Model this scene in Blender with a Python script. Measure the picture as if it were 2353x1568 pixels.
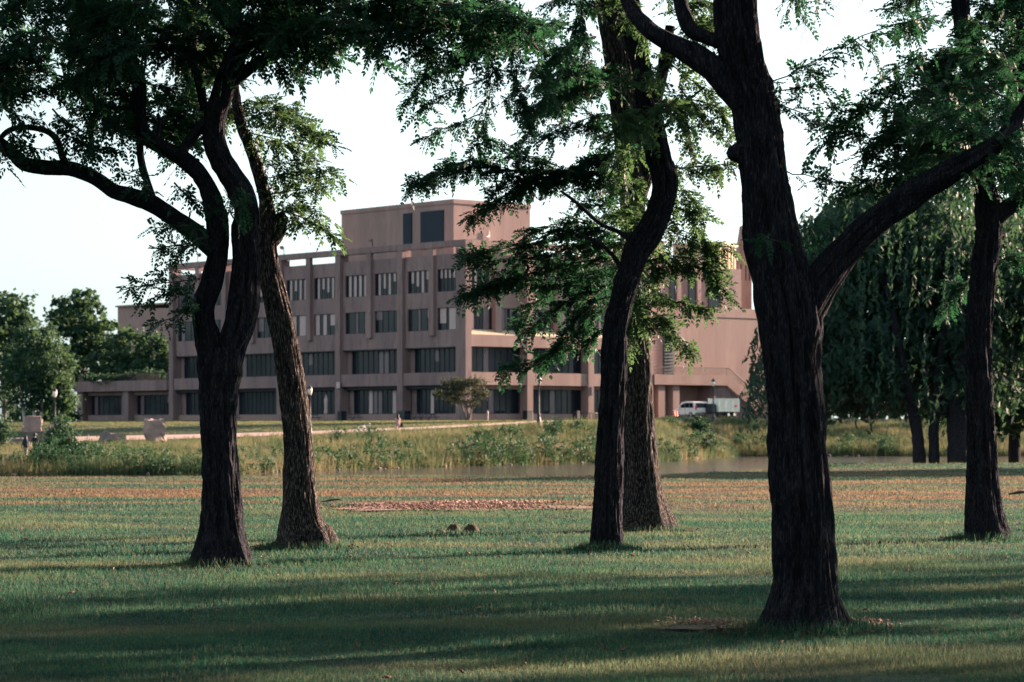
import bpy, bmesh, math, random
import numpy as np
from mathutils import Vector, Matrix
R = math.radians
sc = bpy.context.scene
for o in list(bpy.data.objects):
    bpy.data.objects.remove(o)

# ------------------------------------------------------------------ camera
F, CX, HY, EYE = 6000.0, 1176.5, 976.0, 1.6      # focal length, centre and horizon in reference units
cam_d = bpy.data.cameras.new('camera')
cam = bpy.data.objects.new('camera', cam_d)
sc.collection.objects.link(cam)
cam.location = (0, 0, EYE)
cam.rotation_euler = (R(90), 0, 0)
cam_d.sensor_width = 36
cam_d.lens = 36 * F / 2353
cam_d.shift_y = (HY - 784) / 2353
cam_d.clip_end = 8000
cam_d.clip_start = 0.3
cam_d.dof.use_dof = True
cam_d.dof.focus_distance = 27
cam_d.dof.aperture_fstop = 5.0
sc.camera = cam

# ------------------------------------------------------------------ light
SUN_AZ, SUN_EL = 34.5, 13.0          # azimuth counter-clockwise from +X
sdir = Vector((math.cos(R(SUN_AZ)) * math.cos(R(SUN_EL)), math.sin(R(SUN_AZ)) * math.cos(R(SUN_EL)), math.sin(R(SUN_EL))))
world = bpy.data.worlds.new('World')
sc.world = world
world.use_nodes = True
wn = world.node_tree.nodes; wl = world.node_tree.links
sky = wn.new('ShaderNodeTexSky')
sky.sky_type = 'NISHITA'
sky.sun_disc = False
sky.sun_elevation = R(SUN_EL)
sky.sun_rotation = R(90 - SUN_AZ)
sky.air_density = 1.0
sky.dust_density = 1.5
sky.ozone_density = 1.5
bg = wn['Background']
hs = wn.new('ShaderNodeHueSaturation'); hs.inputs['Saturation'].default_value = 0.2
tint = wn.new('ShaderNodeMix'); tint.data_type = 'RGBA'; tint.blend_type = 'MULTIPLY'; tint.inputs[0].default_value = 1
tint.inputs[7].default_value = (0.91, 1.08, 1.11, 1)          # the evening air reads cool and milky in the photograph
wl.new(sky.outputs[0], hs.inputs['Color']); wl.new(hs.outputs[0], tint.inputs[6])
wl.new(tint.outputs[2], bg.inputs[0])
bg.inputs[1].default_value = 0.052
sun_d = bpy.data.lights.new('sun', 'SUN')
sun_d.energy = 5.0
sun_d.angle = R(0.5)
sun_d.color = (1.0, 0.72, 0.53)
sun = bpy.data.objects.new('sun', sun_d)
sc.collection.objects.link(sun)
sun.location = (60, 45, 40)
sun.rotation_euler = sdir.to_track_quat('Z', 'Y').to_euler()
sc.view_settings.view_transform = 'Standard'
sc.view_settings.look = 'None'
sc.view_settings.exposure = 2.42
sc.view_settings.gamma = 1.0
sc.view_settings.use_curve_mapping = False
sc.render.film_transparent = False
sc.cycles.max_bounces = 6
sc.cycles.diffuse_bounces = 3
sc.cycles.glossy_bounces = 3
sc.cycles.transmission_bounces = 4
sc.cycles.transparent_max_bounces = 6
sc.cycles.caustics_reflective = False
sc.cycles.caustics_refractive = False

C = sc.collection
rnd = random.Random(7)
NR = np.random.default_rng(11)

def P(x, y, Y):
    """reference position at distance Y (metres) -> world point"""
    return Vector(((x - CX) / F * Y, Y, EYE + (HY - y) / F * Y))

# ------------------------------------------------------------------ numpy noise
def _h(ix, iy, iz, seed):
    n = (ix * 374761393 + iy * 668265263 + iz * 2147483647 + seed * 974711) & 0xffffffff
    n = ((n ^ (n >> 13)) * 1274126177) & 0xffffffff
    n = n ^ (n >> 16)
    return (n & 0xffff) / 65535.0
def vnoise(x, y, z=0.0, seed=0):
    x, y, z = np.broadcast_arrays(np.asarray(x, float), np.asarray(y, float), np.asarray(z, float))
    xi, yi, zi = np.floor(x).astype(np.int64), np.floor(y).astype(np.int64), np.floor(z).astype(np.int64)
    fx, fy, fz = x - xi, y - yi, z - zi
    fx, fy, fz = fx*fx*(3-2*fx), fy*fy*(3-2*fy), fz*fz*(3-2*fz)
    r = 0
    for dx in (0, 1):
        for dy in (0, 1):
            for dz in (0, 1):
                w = (fx if dx else 1-fx) * (fy if dy else 1-fy) * (fz if dz else 1-fz)
                r = r + w * _h(xi+dx, yi+dy, zi+dz, seed)
    return r

# ------------------------------------------------------------------ materials
M = {}
def nmat(name, c1, c2=None, rough=0.85, scale=1.0, stretch=(1, 1, 1), bump=0.0, bscale=None, bstretch=None, coords='object', detail=4,
         lo=0.35, hi=0.65, translucent=0.0, tcol=None, spec=0.3, metallic=0.0, c3=None, s3=8.0):
    m = bpy.data.materials.new(name)
    m.use_nodes = True
    nt = m.node_tree; n = nt.nodes; l = nt.links
    b = n['Principled BSDF']
    b.inputs['Roughness'].default_value = rough
    b.inputs['Specular IOR Level'].default_value = spec
    b.inputs['Metallic'].default_value = metallic
    b.inputs['Base Color'].default_value = (*c1, 1)
    if coords == 'world':
        src = n.new('ShaderNodeNewGeometry').outputs['Position']
    else:
        src = n.new('ShaderNodeTexCoord').outputs['Object']
    def noise(sc_, st, det=detail):
        mp = n.new('ShaderNodeMapping'); mp.inputs['Scale'].default_value = st
        l.new(src, mp.inputs['Vector'])
        t = n.new('ShaderNodeTexNoise'); t.inputs['Scale'].default_value = sc_; t.inputs['Detail'].default_value = det
        t.inputs['Roughness'].default_value = 0.6
        l.new(mp.outputs[0], t.inputs['Vector'])
        return t.outputs['Fac']
    col = None
    if c2 is not None:
        f = noise(scale, stretch)
        r = n.new('ShaderNodeValToRGB')
        r.color_ramp.elements[0].position = lo; r.color_ramp.elements[0].color = (*c1, 1)
        r.color_ramp.elements[1].position = hi; r.color_ramp.elements[1].color = (*c2, 1)
        l.new(f, r.inputs[0]); col = r.outputs[0]
        if c3 is not None:
            f3 = noise(s3, stretch)
            r3 = n.new('ShaderNodeMapRange'); r3.inputs[1].default_value = 0.5; r3.inputs[2].default_value = 0.72
            l.new(f3, r3.inputs[0])
            mx = n.new('ShaderNodeMix'); mx.data_type = 'RGBA'
            l.new(r3.outputs[0], mx.inputs[0]); l.new(col, mx.inputs[6]); mx.inputs[7].default_value = (*c3, 1)
            col = mx.outputs[2]
        l.new(col, b.inputs['Base Color'])
    if bump:
        bf = noise(bscale or scale * 6, bstretch or stretch, 5)
        bn = n.new('ShaderNodeBump'); bn.inputs['Strength'].default_value = min(1, bump); bn.inputs['Distance'].default_value = 0.02 * max(1, bump)
        l.new(bf, bn.inputs['Height']); l.new(bn.outputs[0], b.inputs['Normal'])
    if translucent:
        t = n.new('ShaderNodeBsdfTranslucent')
        tc = tcol or tuple(min(1, v * 1.6) for v in c1)
        t.inputs['Color'].default_value = (*tc, 1)
        ms = n.new('ShaderNodeMixShader'); ms.inputs[0].default_value = translucent
        l.new(b.outputs[0], ms.inputs[1]); l.new(t.outputs[0], ms.inputs[2])
        l.new(ms.outputs[0], n['Material Output'].inputs['Surface'])
    M[name] = m
    return m

nmat('bark', (.009, .012, .020), (.026, .027, .038), .97, 3.0, (6, 6, 1), bump=3.0, bscale=10, bstretch=(5, 5, .8), spec=.06, c3=(.09, .07, .07), s3=14)
nmat('bark_lit', (.010, .011, .017), (.042, .036, .040), .97, 3.0, (6, 6, 1), bump=3.0, bscale=10, bstretch=(5, 5, .8), spec=.06, c3=(.30, .24, .205), s3=12)  # lit copy of bark: pale streaks stand in for sun on the trunk edge
nmat('bark_grey', (.10, .085, .08), (.20, .165, .15), .95, 3.0, (5, 5, 1), bump=1, spec=.15)
nmat('birch_bark', (.50, .45, .42), (.22, .18, .17), .8, 5.0, (1, 1, 3), lo=.5, hi=.68)
nmat('twig', (.045, .036, .034), (.08, .06, .05), .9, 20)
nmat('leaf_a', (.006, .032, .023), (.016, .055, .030), .6, 2.5, coords='world', translucent=.34, tcol=(.03, .11, .045), spec=.25)
nmat('leaf_b', (.010, .045, .028), (.030, .072, .036), .6, 2.5, coords='world', translucent=.40, tcol=(.09, .17, .06), spec=.25)
nmat('leaf_bg', (.012, .050, .040), (.036, .085, .050), .7, .5, coords='world', translucent=.25, tcol=(.10, .17, .06), spec=.2)
nmat('leaf_bg_dark', (.014, .045, .034), (.035, .075, .042), .7, .5, coords='world', translucent=.22, tcol=(.06, .13, .05), spec=.2)
nmat('leaf_willow', (.006, .030, .028), (.018, .055, .036), .65, .8, coords='world', translucent=.24, tcol=(.07, .14, .06), spec=.25)
nmat('far_blade', (.13, .15, .07), (.24, .21, .11), .9, .4, coords='world', translucent=.4, tcol=(.2, .2, .09), spec=.1)
nmat('leaf_olive', (.032, .046, .034), (.060, .066, .044), .7, .9, coords='world', translucent=.15, tcol=(.12, .13, .06), spec=.2)
nmat('leaf_shrub', (.009, .040, .032), (.032, .078, .042), .7, .9, coords='world', translucent=.2, tcol=(.06, .14, .05), spec=.2)
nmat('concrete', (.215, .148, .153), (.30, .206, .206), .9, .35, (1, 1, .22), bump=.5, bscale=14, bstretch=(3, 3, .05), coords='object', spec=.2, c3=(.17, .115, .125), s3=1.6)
nmat('concrete_pale_lit', (.27, .185, .176), (.345, .240, .222), .9, .5, (1, 1, .2), bump=.4, bscale=14, bstretch=(3, 3, .05), spec=.2, c3=(.30, .185, .18), s3=1.6)  # same concrete as above, made paler to paint in sun on the right front
nmat('concrete_cream', (.42, .34, .26), (.50, .41, .31), .85, .4, bump=.2)
nmat('brick_far', (.30, .19, .185), (.36, .23, .22), .9, .5, bump=.3)
nmat('metal_dark', (.018, .022, .035), rough=.5, spec=.4)
nmat('frame_dark', (.012, .016, .026), rough=.6, spec=.3)
nmat('glass_dark', (.005, .011, .022), (.014, .022, .034), rough=.12, scale=.35, spec=.25, lo=.3, hi=.7)
nmat('glass_green', (.007, .016, .026), (.045, .042, .046), rough=.15, scale=.9, stretch=(1, 1, .35), spec=.25, lo=.45, hi=.75)
nmat('glass_blind', (.46, .33, .34), (.52, .38, .38), rough=.35, scale=.5, spec=.4)
nmat('glass_curtain', (.12, .095, .115), (.20, .15, .17), rough=.35, scale=.8, spec=.4)
nmat('louvre', (.014, .028, .05), rough=.6)
nmat('soil', (.12, .062, .052), (.20, .105, .088), .95, 2.2, bump=1.5, bscale=25, coords='world', c3=(.42, .27, .22), s3=5)
nmat('soil_dark', (.06, .04, .035), (.12, .075, .06), .95, 6, bump=1.5, bscale=25, coords='world')
nmat('chips', (.38, .24, .20), (.20, .10, .085), .9, 3, coords='world')
nmat('path', (.42, .27, .24), (.48, .31, .28), .95, .6, coords='world', bump=.3)
nmat('rock', (.24, .17, .165), (.34, .24, .22), .9, 1.2, bump=1.5, bscale=6)
nmat('rock_dark', (.13, .105, .115), (.21, .155, .155), .9, 1.2, bump=1.5, bscale=6)
nmat('white_paint', (.78, .70, .70), rough=.35, spec=.5)
nmat('cream_paint', (.80, .78, .72), rough=.4, spec=.5)
nmat('tyre', (.02, .02, .024), rough=.85)
nmat('rim', (.45, .42, .42), rough=.35, metallic=.6)
nmat('orange', (.85, .10, .05), rough=.5)
nmat('red', (.75, .05, .04), rough=.5)
nmat('skin', (.50, .30, .23), rough=.6)
nmat('skin_dark', (.30, .16, .12), rough=.6)
nmat('hair', (.02, .014, .014), rough=.6)
nmat('cloth_black', (.012, .016, .022), rough=.9)
nmat('cloth_navy', (.02, .03, .055), rough=.9)
nmat('cloth_pink', (.55, .33, .32), rough=.9)
nmat('cloth_khaki', (.30, .22, .18), rough=.9)
nmat('lamp_glass', (.80, .68, .62), rough=.25, spec=.5)
nmat('canvas', (.62, .46, .46), (.52, .38, .38), rough=.9, scale=3)
nmat('blue_metal', (.02, .035, .08), rough=.5)

# lawn: a shader in world position shared by the ground sheet and the blades
def grass_mat(name, mul, translucent, blade):
    m = bpy.data.materials.new(name); m.use_nodes = True
    nt = m.node_tree; n = nt.nodes; l = nt.links; b = n['Principled BSDF']
    b.inputs['Roughness'].default_value = .8; b.inputs['Specular IOR Level'].default_value = .12
    g = n.new('ShaderNodeNewGeometry').outputs['Position']
    sep = n.new('ShaderNodeSeparateXYZ'); l.new(g, sep.inputs[0])
    def noise(s, st=(1, 1, 1), det=3):
        mp = n.new('ShaderNodeMapping'); mp.inputs['Scale'].default_value = st; l.new(g, mp.inputs[0])
        t = n.new('ShaderNodeTexNoise'); t.inputs['Scale'].default_value = s; t.inputs['Detail'].default_value = det; l.new(mp.outputs[0], t.inputs[0]); return t.outputs[0]
    def mr(v, a, c, o0=0, o1=1):
        r = n.new('ShaderNodeMapRange'); r.interpolation_type = 'SMOOTHSTEP'
        r.inputs[1].default_value = a; r.inputs[2].default_value = c; r.inputs[3].default_value = o0; r.inputs[4].default_value = o1
        l.new(v, r.inputs[0]); return r.outputs[0]
    def mix(f, a, c):
        x = n.new('ShaderNodeMix'); x.data_type = 'RGBA'
        if isinstance(f, float): x.inputs[0].default_value = f
        else: l.new(f, x.inputs[0])
        for i, v in ((6, a), (7, c)):
            if isinstance(v, tuple): x.inputs[i].default_value = (*[k * mul for k in v], 1)
            else: l.new(v, x.inputs[i])
        return x.outputs[2]
    def mul_(a, c):
        x = n.new('ShaderNodeMath'); x.operation = 'MULTIPLY'; l.new(a, x.inputs[0]); l.new(c, x.inputs[1]); return x.outputs[0]
    green, green2, straw, red = (.003, .043, .035), (.013, .066, .041), (.225, .165, .085), (.155, .078, .050)
    col = mix(mr(noise(.9), .35, .65), green, green2)
    fine = noise(60, (1, 1, .1), 2) if blade else noise(16, (1, 1, 1), 3)
    col = mix(mr(fine, .44, .72, 0, .50), col, straw)
    dry = mr(noise(.35, (.5, 1.3, 1)), .48, .64, 0, .20)
    col = mix(dry, col, straw)
    far = mr(sep.outputs[1], 46, 53)
    far2 = mr(sep.outputs[1], 100, 84)
    redm = mul_(mul_(far, far2), mr(noise(.22, (.33, 1.6, 1), 4), .42, .60, 0, .68))
    col = mix(redm, col, red)
    l.new(col, b.inputs['Base Color'])
    if translucent:
        t = n.new('ShaderNodeBsdfTranslucent'); l.new(col, t.inputs[0])
        ms = n.new('ShaderNodeMixShader'); ms.inputs[0].default_value = translucent
        l.new(b.outputs[0], ms.inputs[1]); l.new(t.outputs[0], ms.inputs[2]); l.new(ms.outputs[0], n['Material Output'].inputs[0])
    if not blade:
        bn = n.new('ShaderNodeBump'); bn.inputs['Strength'].default_value = 1; bn.inputs['Distance'].default_value = .05
        l.new(noise(12, (1, 1, 1), 4), bn.inputs['Height']); l.new(bn.outputs[0], b.inputs['Normal'])
    M[name] = m
grass_mat("lawn", .55, 0, False)
grass_mat('blade', 1.55, .50, True)

def bank_mat():
    m = bpy.data.materials.new('tall_grass'); m.use_nodes = True
    nt = m.node_tree; n = nt.nodes; l = nt.links; b = n['Principled BSDF']
    b.inputs['Roughness'].default_value = .9; b.inputs['Specular IOR Level'].default_value = .1
    g = n.new('ShaderNodeNewGeometry').outputs['Position']
    def noise(s, st=(1, 1, 1), det=3):
        mp = n.new('ShaderNodeMapping'); mp.inputs['Scale'].default_value = st; l.new(g, mp.inputs[0])
        t = n.new('ShaderNodeTexNoise'); t.inputs['Scale'].default_value = s; t.inputs['Detail'].default_value = det; l.new(mp.outputs[0], t.inputs[0]); return t.outputs[0]
    r = n.new('ShaderNodeValToRGB'); cr = r.color_ramp
    cr.elements[0].position = .34; cr.elements[0].color = (.02, .06, .042, 1)
    cr.elements[1].position = .68; cr.elements[1].color = (.31, .23, .175, 1)
    e = cr.elements.new(.45); e.color = (.085, .115, .055, 1)
    e = cr.elements.new(.55); e.color = (.185, .170, .090, 1)
    a = n.new('ShaderNodeMath'); a.operation = 'MULTIPLY_ADD'
    l.new(noise(3.2, (1, 1, .2), 2), a.inputs[0]); a.inputs[1].default_value = .5
    x = n.new('ShaderNodeMath'); x.operation = 'MULTIPLY'; l.new(noise(.20, (1, 1, 1), 3), x.inputs[0]); x.inputs[1].default_value = .5
    l.new(x.outputs[0], a.inputs[2]); l.new(a.outputs[0], r.inputs[0])
    l.new(r.outputs[0], b.inputs['Base Color'])
    t = n.new('ShaderNodeBsdfTranslucent'); l.new(r.outputs[0], t.inputs[0])
    ms = n.new('ShaderNodeMixShader'); ms.inputs[0].default_value = .4
    l.new(b.outputs[0], ms.inputs[1]); l.new(t.outputs[0], ms.inputs[2]); l.new(ms.outputs[0], n['Material Output'].inputs[0])
    M['tall_grass'] = m
bank_mat()

def water_mat():
    m = bpy.data.materials.new('water'); m.use_nodes = True
    nt = m.node_tree; n = nt.nodes; l = nt.links; b = n['Principled BSDF']
    b.inputs['Base Color'].default_value = (.09, .065, .07, 1); b.inputs['Roughness'].default_value = .10
    b.inputs['IOR'].default_value = 1.33
    g = n.new('ShaderNodeNewGeometry').outputs['Position']
    t = n.new('ShaderNodeTexNoise'); t.inputs['Scale'].default_value = 2.2; t.inputs['Detail'].default_value = 4; l.new(g, t.inputs[0])
    bn = n.new('ShaderNodeBump'); bn.inputs['Strength'].default_value = .6; bn.inputs['Distance'].default_value = .03
    l.new(t.outputs[0], bn.inputs['Height']); l.new(bn.outputs[0], b.inputs['Normal'])
    M['water'] = m
water_mat()

# ------------------------------------------------------------------ object helpers
def tag(o, label=None, cat=None, group=None, kind=None):
    if label: o['label'] = label
    if cat: o['category'] = cat
    if group: o['group'] = group
    if kind: o['kind'] = kind
    return o
def empty(name, loc=(0, 0, 0), rz=0, label=None, cat=None, group=None):
    o = bpy.data.objects.new(name, None); C.objects.link(o)
    o.empty_display_size = .2; o.location = loc; o.rotation_euler = (0, 0, rz)
    return tag(o, label, cat, group)
def npmesh(name, V, Fq, mats, smooth=False, mi=None):
    """V (n,3), Fq (m,k) with k 3 or 4"""
    V = np.asarray(V, np.float32); Fq = np.asarray(Fq, np.int32)
    me = bpy.data.meshes.new(name)
    k = Fq.shape[1]
    me.vertices.add(len(V)); me.vertices.foreach_set('co', V.ravel())
    me.loops.add(Fq.size); me.loops.foreach_set('vertex_index', Fq.ravel())
    me.polygons.add(len(Fq)); me.polygons.foreach_set('loop_start', np.arange(0, Fq.size, k, dtype=np.int32))
    me.polygons.foreach_set('loop_total', np.full(len(Fq), k, np.int32))
    if smooth: me.polygons.foreach_set('use_smooth', np.ones(len(Fq), bool))
    if mi is not None: me.polygons.foreach_set('material_index', np.asarray(mi, np.int32))
    for m in mats if isinstance(mats, (list, tuple)) else [mats]: me.materials.append(M[m] if isinstance(m, str) else m)
    me.update(calc_edges=True); me.validate()
    return me
def link(name, me, parent=None, loc=(0, 0, 0), rz=0, scale=None):
    o = bpy.data.objects.new(name, me); C.objects.link(o)
    o.location = loc; o.rotation_euler = (0, 0, rz)
    if scale: o.scale = scale
    if parent is not None: o.parent = parent
    return o
class MB:
    def __init__(s): s.v = []; s.f = []; s.m = []; s.sm = []
    def add(s, V, Fs, mi=0, smooth=False):
        b = len(s.v); s.v += [tuple(p) for p in V]
        for f in Fs: s.f.append([b + i for i in f]); s.m.append(mi); s.sm.append(smooth)
        return s
    def box(s, x0, x1, y0, y1, z0, z1, mi=0):
        V = [(x, y, z) for z in (z0, z1) for y in (y0, y1) for x in (x0, x1)]
        return s.add(V, [(0, 2, 3, 1), (4, 5, 7, 6), (0, 1, 5, 4), (2, 6, 7, 3), (0, 4, 6, 2), (1, 3, 7, 5)], mi)
    def prism(s, pts, a0, a1, axis='y', mi=0):
        """polygon pts (u,v) extruded along axis"""
        n = len(pts); V = []
        for a in (a0, a1):
            for (u, v) in pts: V.append((u, a, v) if axis == 'y' else (a, u, v) if axis == 'x' else (u, v, a))
        Fs = [list(range(n))[::-1], list(range(n, 2 * n))] + [(i, (i + 1) % n, n + (i + 1) % n, n + i) for i in range(n)]
        return s.add(V, Fs, mi)
    def tube(s, pts, rads, n=8, mi=0, cap=True, smooth=True):
        pts = [Vector(p) for p in pts]
        if not isinstance(rads, (list, tuple)): rads = [rads] * len(pts)
        up = None; V = []
        for i, p in enumerate(pts):
            t = (pts[min(i + 1, len(pts) - 1)] - pts[max(i - 1, 0)]).normalized()
            if up is None: up = t.orthogonal().normalized()
            up = (up - t * up.dot(t)).normalized(); w = t.cross(up)
            for k in range(n):
                a = 2 * math.pi * k / n; V.append(p + (up * math.cos(a) + w * math.sin(a)) * rads[i])
        Fs = [(i * n + k, i * n + (k + 1) % n, (i + 1) * n + (k + 1) % n, (i + 1) * n + k) for i in range(len(pts) - 1) for k in range(n)]
        s.add(V, Fs, mi, smooth)
        if cap:
            b = len(s.v) - len(V)
            s.f.append([b + k for k in range(n)][::-1]); s.m.append(mi); s.sm.append(False)
            s.f.append([b + (len(pts) - 1) * n + k for k in range(n)]); s.m.append(mi); s.sm.append(False)
        return s
    def lathe(s, prof, c=(0, 0, 0), n=16, mi=0, smooth=True):
        V = [(c[0] + r * math.cos(2*math.pi*k/n), c[1] + r * math.sin(2*math.pi*k/n), c[2] + z) for (r, z) in prof for k in range(n)]
        Fs = [(i*n+k, i*n+(k+1) % n, (i+1)*n+(k+1) % n, (i+1)*n+k) for i in range(len(prof)-1) for k in range(n)]
        return s.add(V, Fs, mi, smooth)
    def mesh(s, name, mats):
        me = bpy.data.meshes.new(name); me.from_pydata(s.v, [], s.f)
        for m in mats if isinstance(mats, (list, tuple)) else [mats]: me.materials.append(M[m])
        me.polygons.foreach_set('material_index', s.m); me.polygons.foreach_set('use_smooth', s.sm)
        me.update(); return me
    def build(s, name, mats, parent=None, loc=(0, 0, 0), rz=0, bevel=0):
        o = link(name, s.mesh(name, mats), parent, loc, rz)
        if bevel:
            bv = o.modifiers.new('bevel', 'BEVEL'); bv.width = bevel; bv.segments = 2; bv.limit_method = 'ANGLE'
        return o
def copy_tree(o, parent=None):
    c = o.copy(); C.objects.link(c); c.parent = parent
    for ch in list(o.children): copy_tree(ch, c)
    return c

# ================================================================== TERRAIN
WATER_Z = -1.6
def _kx(us, Ys): return [(u - CX) / F * Y for u, Y in zip(us, Ys)]
_fu = [-4000, -2500, 0, 540, 700, 1000, 1350, 1500, 1560, 1700, 2353, 5000]
_fY = [160, 160, 163, 168, 179, 196, 216, 222, 232, 262, 267, 275]
_fX = _kx(_fu, _fY)
_pu = [-4000, 0, 126, 400, 700, 1000, 1238, 1400, 1600, 1900, 2353, 5000]
_pY = [218, 219, 220, 222, 224, 226, 232, 245, 288, 292, 295, 300]
_pz = [-.4, -.4, -.2, .1, .5, 1.05, 1.62, 2.0, 2.3, 2.25, 2.2, 2.2]
_pX = _kx(_pu, _pY)
def shore_far(x): return np.interp(x, _fX, _fY)
def shore_near(x): return np.interp(x, [-200, -15, -9, 4.5, 8, 13, 60, 200], [77, 78, 80, 82, 90, 107, 110, 110])
def terrain(x, y):
    x = np.asarray(x, float); y = np.asarray(y, float)
    yn, yf, yp, zp = shore_near(x), shore_far(x), np.interp(x, _pX, _pY), np.interp(x, _pX, _pz)
    zb = 2.05
    near = 0.05 * (vnoise(x * .25, y * .25, 0, 3) - .5) + .02 * (vnoise(x * .9, y * .9, 0, 4) - .5)
    t1 = np.clip((y - yn) / 2.5, 0, 1); t1 = t1 * t1 * (3 - 2 * t1)
    z = near * (1 - t1) - 2.3 * t1
    wob = 1.2 * (vnoise(x * .3, y * .05, 0, 5) - .5)
    t2 = np.clip((y - (yf + wob - 3)) / 3, 0, 1)
    z = z + t2 * .75
    t3 = np.clip((y - yf) / (yp - yf), 0, 1); t3s = 1 - (1 - t3) ** 1.5
    z = z + t3s * (zp + 1.55) + (t3 > 0) * (t3 < 1) * .35 * (vnoise(x * .22, y * .22, 0, 6) - .5) * np.minimum(1, 4 * t3 * (1 - t3))
    z = z + (zb - zp) * (1 - np.exp(-np.clip(y - yp, 0, None) / 22.0))
    mound = .35 * np.exp(-((x - 21) / 7) ** 2 - ((y - 279) / 6) ** 2)
    return z + mound
gx = np.concatenate([np.linspace(-700, -90, 10), np.arange(-84, 90, 1.5), np.linspace(96, 700, 10)])
gy = np.concatenate([np.linspace(-60, -10, 4), np.arange(0, 74, 1.2), np.arange(74, 118, .7), np.arange(118, 158, 6), np.arange(158, 300, 1.2), np.arange(300, 420, 8), np.linspace(430, 900, 8)])
GX, GY = np.meshgrid(gx, gy)
GZ = terrain(GX, GY)
nx, ny = len(gx), len(gy)
idx = np.arange(nx * ny).reshape(ny, nx)
Fq = np.stack([idx[:-1, :-1], idx[:-1, 1:], idx[1:, 1:], idx[1:, :-1]], -1).reshape(-1, 4)
ground = link('ground', npmesh('ground', np.stack([GX, GY, GZ], -1).reshape(-1, 3), Fq, 'lawn', smooth=True))
tag(ground, kind='structure', label='grassy park ground running from the lawn under the trees to the building')
w = MB(); w.add([(-260, 70, WATER_Z), (260, 70, WATER_Z), (260, 290, WATER_Z), (-260, 290, WATER_Z)], [(0, 1, 2, 3)])
tag(w.build('water', 'water'), kind='structure', label='narrow strip of pinkish grey lagoon water beyond the lawn')

def ribbon(name, pts, width, mat_, lift=.05, step=1.5):
    pl = []
    for a, b in zip(pts[:-1], pts[1:]):
        n = max(1, int((Vector(b) - Vector(a)).length / step))
        for i in range(n): pl.append(Vector(a).lerp(Vector(b), i / n))
    pl.append(Vector(pts[-1]))
    for _ in range(6):
        pl = [pl[0]] + [(pl[i-1] + pl[i] * 2 + pl[i+1]) / 4 for i in range(1, len(pl) - 1)] + [pl[-1]]
    V = []; m = 7
    for i, p in enumerate(pl):
        t = (pl[min(i+1, len(pl)-1)] - pl[max(i-1, 0)]).normalized(); nrm = Vector((-t.y, t.x))
        for k in range(m):
            q = p + nrm * width * (k / (m - 1) - .5); V.append((q.x, q.y))
    V = np.array(V); z = terrain(V[:, 0], V[:, 1]) + lift
    V3 = np.column_stack([V, z]); id_ = np.arange(len(V)).reshape(-1, m)
    Fq = np.stack([id_[:-1, :-1], id_[1:, :-1], id_[1:, 1:], id_[:-1, 1:]], -1).reshape(-1, 4)
    return link(name, npmesh(name, V3, Fq, mat_, smooth=True))
def XY(u, Y): return ((u - CX) / F * Y, Y)
tag(ribbon('path', [XY(-600, 224), XY(60, 225), XY(400, 227), XY(700, 229), XY(1000, 232), XY(1200, 241), XY(1370, 268), XY(1500, 296), XY(1640, 306), XY(1850, 312), XY(2300, 330)], 5.0, 'path', .06),
    kind='structure', label='pale pink footpath curving along the far bank to the building')

# ================================================================== BUILDING
CORN = Vector(((1070 - CX) / F * 300, 300, 0)); BRZ = math.atan2(.652, .758)
BLD = empty('campus_building', CORN, BRZ, 'long four storey pinkish concrete building with rows of slit windows beyond the lagoon', 'building')
CO, CP = 'concrete', 'concrete_pale_lit'
unit = {}
for k in ('glass_dark', 'glass_green', 'glass_blind', 'glass_curtain'):
    unit[k] = MB().box(0, 1, 0, 1, 0, 1).mesh('pane', k)
F1, F2 = 1, 2
def bpart(name, fac, s0, s1, d0, d1, z0, z1, mat_=CO, parent=None, mi=None):
    """box on a facade; s along it, d depth inward"""
    mb = MB()
    if fac == F2: mb.box(s0, s1, d0, d1, z0, z1)
    else: mb.box(d0, d1, s0, s1, z0, z1)
    return mb.build(name, mat_, parent or BLD)
def window(fac, s0, s1, d, z0, z1, splits, kinds, name='window', fr=.07, parent=None, mull=None, frame_mat='frame_dark'):
    """splits: fractions of pane edges; kinds: material per pane. local x runs to the viewer's right"""
    Wd, H = s1 - s0, z1 - z0
    root = parent or BLD
    mb = MB(); fd = .10
    mb.box(-fr, Wd + fr, 0, fd, -fr, 0); mb.box(-fr, Wd + fr, 0, fd, H, H + fr)
    mb.box(-fr, 0, 0, fd, 0, H); mb.box(Wd, Wd + fr, 0, fd, 0, H)
    ms = fr * .9 if mull is None else mull
    for q in splits[1:-1]: mb.box(q * Wd - ms / 2, q * Wd + ms / 2, .004, fd - .004, 0.001, H - .001)
    mb.box(-fr, Wd + fr, fd + .07, fd + .10, -fr, H + fr)
    if fac == F2: loc, rz = (s0, d, z0), 0
    else: loc, rz = (d, s1, z0), -math.pi / 2
    o = mb.build(name, frame_mat, root, loc, rz)
    for a, b, k in zip(splits[:-1], splits[1:], kinds):
        x0, x1 = a * Wd + ms / 2, b * Wd - ms / 2
        hh = H - .004; z_ = .002
        if k in ('glass_blind', 'glass_curtain') and rnd.random() < .28:      # blind pulled half way
            cut = hh * rnd.choice([.3, .45, .6]); link('pane', unit['glass_dark'], o, (x0, .05, z_), 0, (max(.02, x1 - x0), .02, cut)); z_ += cut + .01; hh -= cut + .01
        link('pane', unit[k], o, (x0, .05, z_), 0, (max(.02, x1 - x0), .02, hh))
    return o
D_, G_, B_, K_ = 'glass_dark', 'glass_green', 'glass_blind', 'glass_curtain'

# solid core (keeps daylight out) and roof deck
MB().box(2.0, 31, 2.0, 61.0, .5, 20.7).build('core', CO, BLD)
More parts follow.
